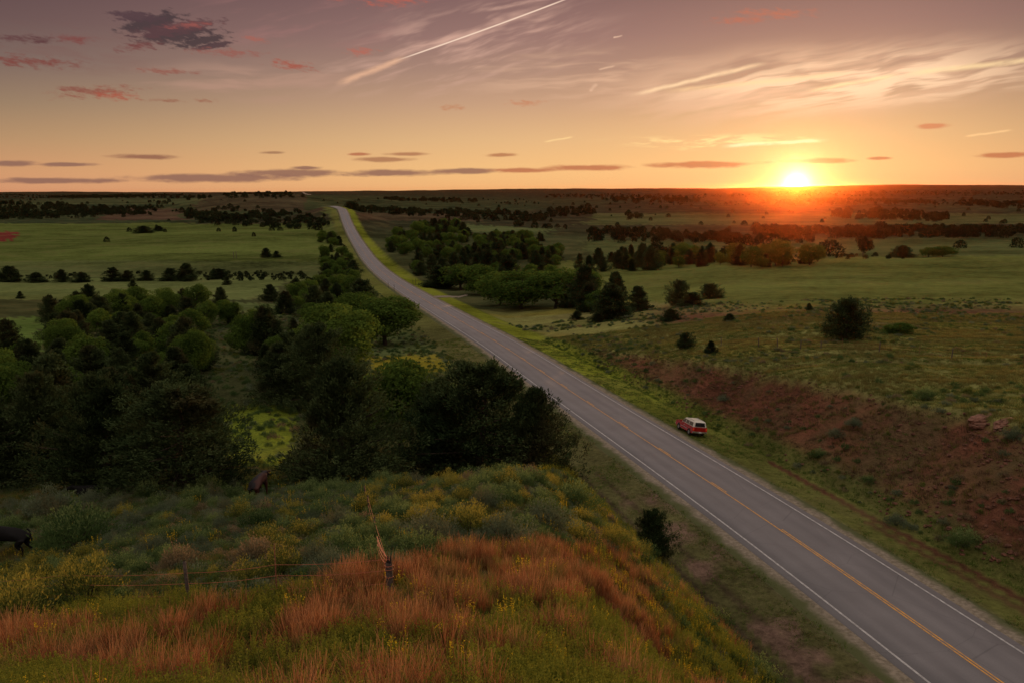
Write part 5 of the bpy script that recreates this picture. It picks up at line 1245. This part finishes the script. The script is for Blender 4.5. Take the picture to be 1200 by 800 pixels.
cow('lying_cow', m_cowblack, 108, 584, None, R(190), 'dark cow lying low behind bushes under the left cedars', lying=True, dz=.3)

# ------------------------------------------------------------------ labels that say where each plant stands
LM = [(18, 637, 'the black cow'), (303, 565, 'the brown cow'), (105, 580, 'the lying cow'), (457, 680, 'the broken corner post'), (222, 700, 'the thin grey post'), (325, 695, 'the rusty thin post'),
      (600, 545, 'the broad roadside cedar'), (402, 560, 'the big pointed cedar'), (763, 640, 'the little slope cedar'), (200, 570, 'the sprawling brown cedar'), (550, 620, 'the middle golden bush'), (100, 710, 'the large golden bush'), (690, 600, 'the crest of the hill')]
LMT = [(20, 395, 'the pale clearing at the left edge'), (300, 500, 'the bright green clearing'), (120, 355, 'the pond'), (205, 366, 'the small pool'), (450, 395, 'the wide leafy tree by the verge'), (375, 430, 'the tall cedar behind the big one'),
       (200, 450, 'the pointed cedar of the left group'), (320, 360, 'the narrow meadow strip'), (385, 300, 'the hedge beside the road'), (425, 370, 'the creek crossing'), (540, 345, 'the farm track'), (650, 340, 'the tall creek trees'), (745, 355, 'the right end of the creek clump'),
       (480, 275, 'the hillside meadow'), (100, 460, 'the dark left group'), (60, 425, 'the foot of the pale clearing'), (280, 410, 'the path through the wood'), (20, 480, 'the left picture edge'),
       (580, 310, 'the middle of the creek belt'), (700, 300, 'the pale field strip')]
LMF = [(933, 250, 'the place under the sun'), (1100, 300, 'the far round pair'), (893, 305, 'the lone sapling'), (1180, 275, 'the right picture edge'), (780, 280, 'the belt middle'), (1000, 280, 'the far right belt'), (650, 260, 'the far hollow'),
       (275, 300, 'the thin field posts'), (180, 272, 'the far field clump'), (30, 250, 'the far left wood'), (300, 245, 'the reddish hill'), (395, 245, 'the road crest'), (8, 278, 'the red soil patch'), (480, 250, 'the far middle woods'), (1060, 250, 'the far right clump'), (850, 305, 'the field hedge')]
ORD = 'first second third fourth fifth sixth seventh eighth ninth tenth eleventh twelfth thirteenth fourteenth fifteenth sixteenth seventeenth eighteenth nineteenth twentieth'.split()
desc = {'sagebrush': 'silver green sagebrush', 'green_bush': 'green bush', 'golden_bush': 'yellow topped bush', 'dry_bush': 'tan bush', 'cedar_tree': 'dark cedar', 'leafy_tree': 'leafy tree', 'distant_tree': 'distant tree'}
buckets = {}
for o in list(COL.objects):
    if o.parent or 'group' not in o: continue
    nm = o.name.split('.')[0]
    if nm not in desc: continue
    if any(ch.isdigit() for ch in nm): continue
    u, v = project(o.location.x, o.location.y, o.location.z); u = float(u); v = float(v)
    L_ = LM if nm in ('sagebrush', 'green_bush', 'golden_bush', 'dry_bush') else (LMF if nm == 'distant_tree' else LMT)
    vs = 1.6 if L_ is LM else 3.0
    d, lu, lv, w = min((math.hypot(u - a, (v - b_) * vs), a, b_, w) for a, b_, w in L_)
    if abs(u - lu) > abs(v - lv) * vs * .8: rel = 'left of' if u < lu else 'right of'
    else: rel = 'behind' if v < lv else 'in front of'
    sc = o.scale[2]; big = 'small' if sc < (.72 if L_ is LM else .8) else ('large' if sc > (1.0 if L_ is LM else 1.15) else 'middling')
    nearw = 'close' if d < 28 else ('some way' if d < 75 else 'well')
    if rel in ('behind', 'in front of') and nearw == 'close': nearw = 'just'
    buckets.setdefault('%s %s %s %s %s' % (big, desc[nm], nearw, rel, w), []).append((u, o))
for lab, L_ in buckets.items():
    L_.sort(key=lambda q: q[0])
    for i, (u, o) in enumerate(L_):
        o['label'] = lab if len(L_) == 1 else (ORD[min(i, 19)] + ' from left, ' + ' '.join(lab.split()[:13]))

# ------------------------------------------------------------------ thin evening haze
m, b = newmat('evening_haze')
x = b.n('ShaderNodeVolumePrincipled'); x.inputs['Color'].default_value = (1, .24, .06, 1); x.inputs['Density'].default_value = 0.8e-5; x.inputs['Anisotropy'].default_value = .966
b.n('ShaderNodeOutputMaterial', ins={1: x.outputs[0]})
zmin = float(GZ.min()) - 1.5; ztop = max(float(GZ.max()), CZ) + 12
bm = bmesh.new(); bmesh.ops.create_cube(bm, size=1); bm.transform(Matrix.Translation((0, 0, (ztop + zmin) / 2)) @ Matrix.Diagonal((33500, 33500, ztop - zmin, 1)))
me = bpy.data.meshes.new('haze'); bm.to_mesh(me); bm.free(); me.materials.append(m); hz = link('haze', me); hz['kind'] = 'stuff'; hz['label'] = 'thin reddish evening haze in the air under the low sun'

# ------------------------------------------------------------------ clods and stones on the cut
m_clod = simple('red_clods', (.13, .055, .032), 1.0, .5, 1.5)
def clod(seed):
    bm = bmesh.new(); bmesh.ops.create_icosphere(bm, subdivisions=2, radius=.5); g = np.random.default_rng(seed)
    for q in bm.verts: q.co *= 1 + .35 * (g.random() - .5)
    bm.transform(Matrix.Diagonal((1.2, .9, .55, 1))); me = bpy.data.meshes.new('clod'); bm.to_mesh(me); bm.free(); me.materials.append(m_clod); return me
X, Y, U, Vv, t, g = samples(60000, (0, 70), (40, 140), 170)
N = natural(X, Y); Z = height(X, Y, False); ok = (t > 11.5) & (N - Z > .3) & (U < 1900) & (g.random(len(X)) < .5 * np.clip(.4 + 2 * fbm(X, Y, 6, 3, 171), .05, 1)); n_ = ok.sum(); print('clods', n_)
scatter('bank_clods', [clod(1), clod(2), clod(3)], X[ok], Y[ok], g.uniform(.08, .45, n_) ** 1.3 * 1.3, g.random(n_) * 6.28, g.integers(0, 3, n_), 'crumbled red clods and stones down the face of the road cut', .02)
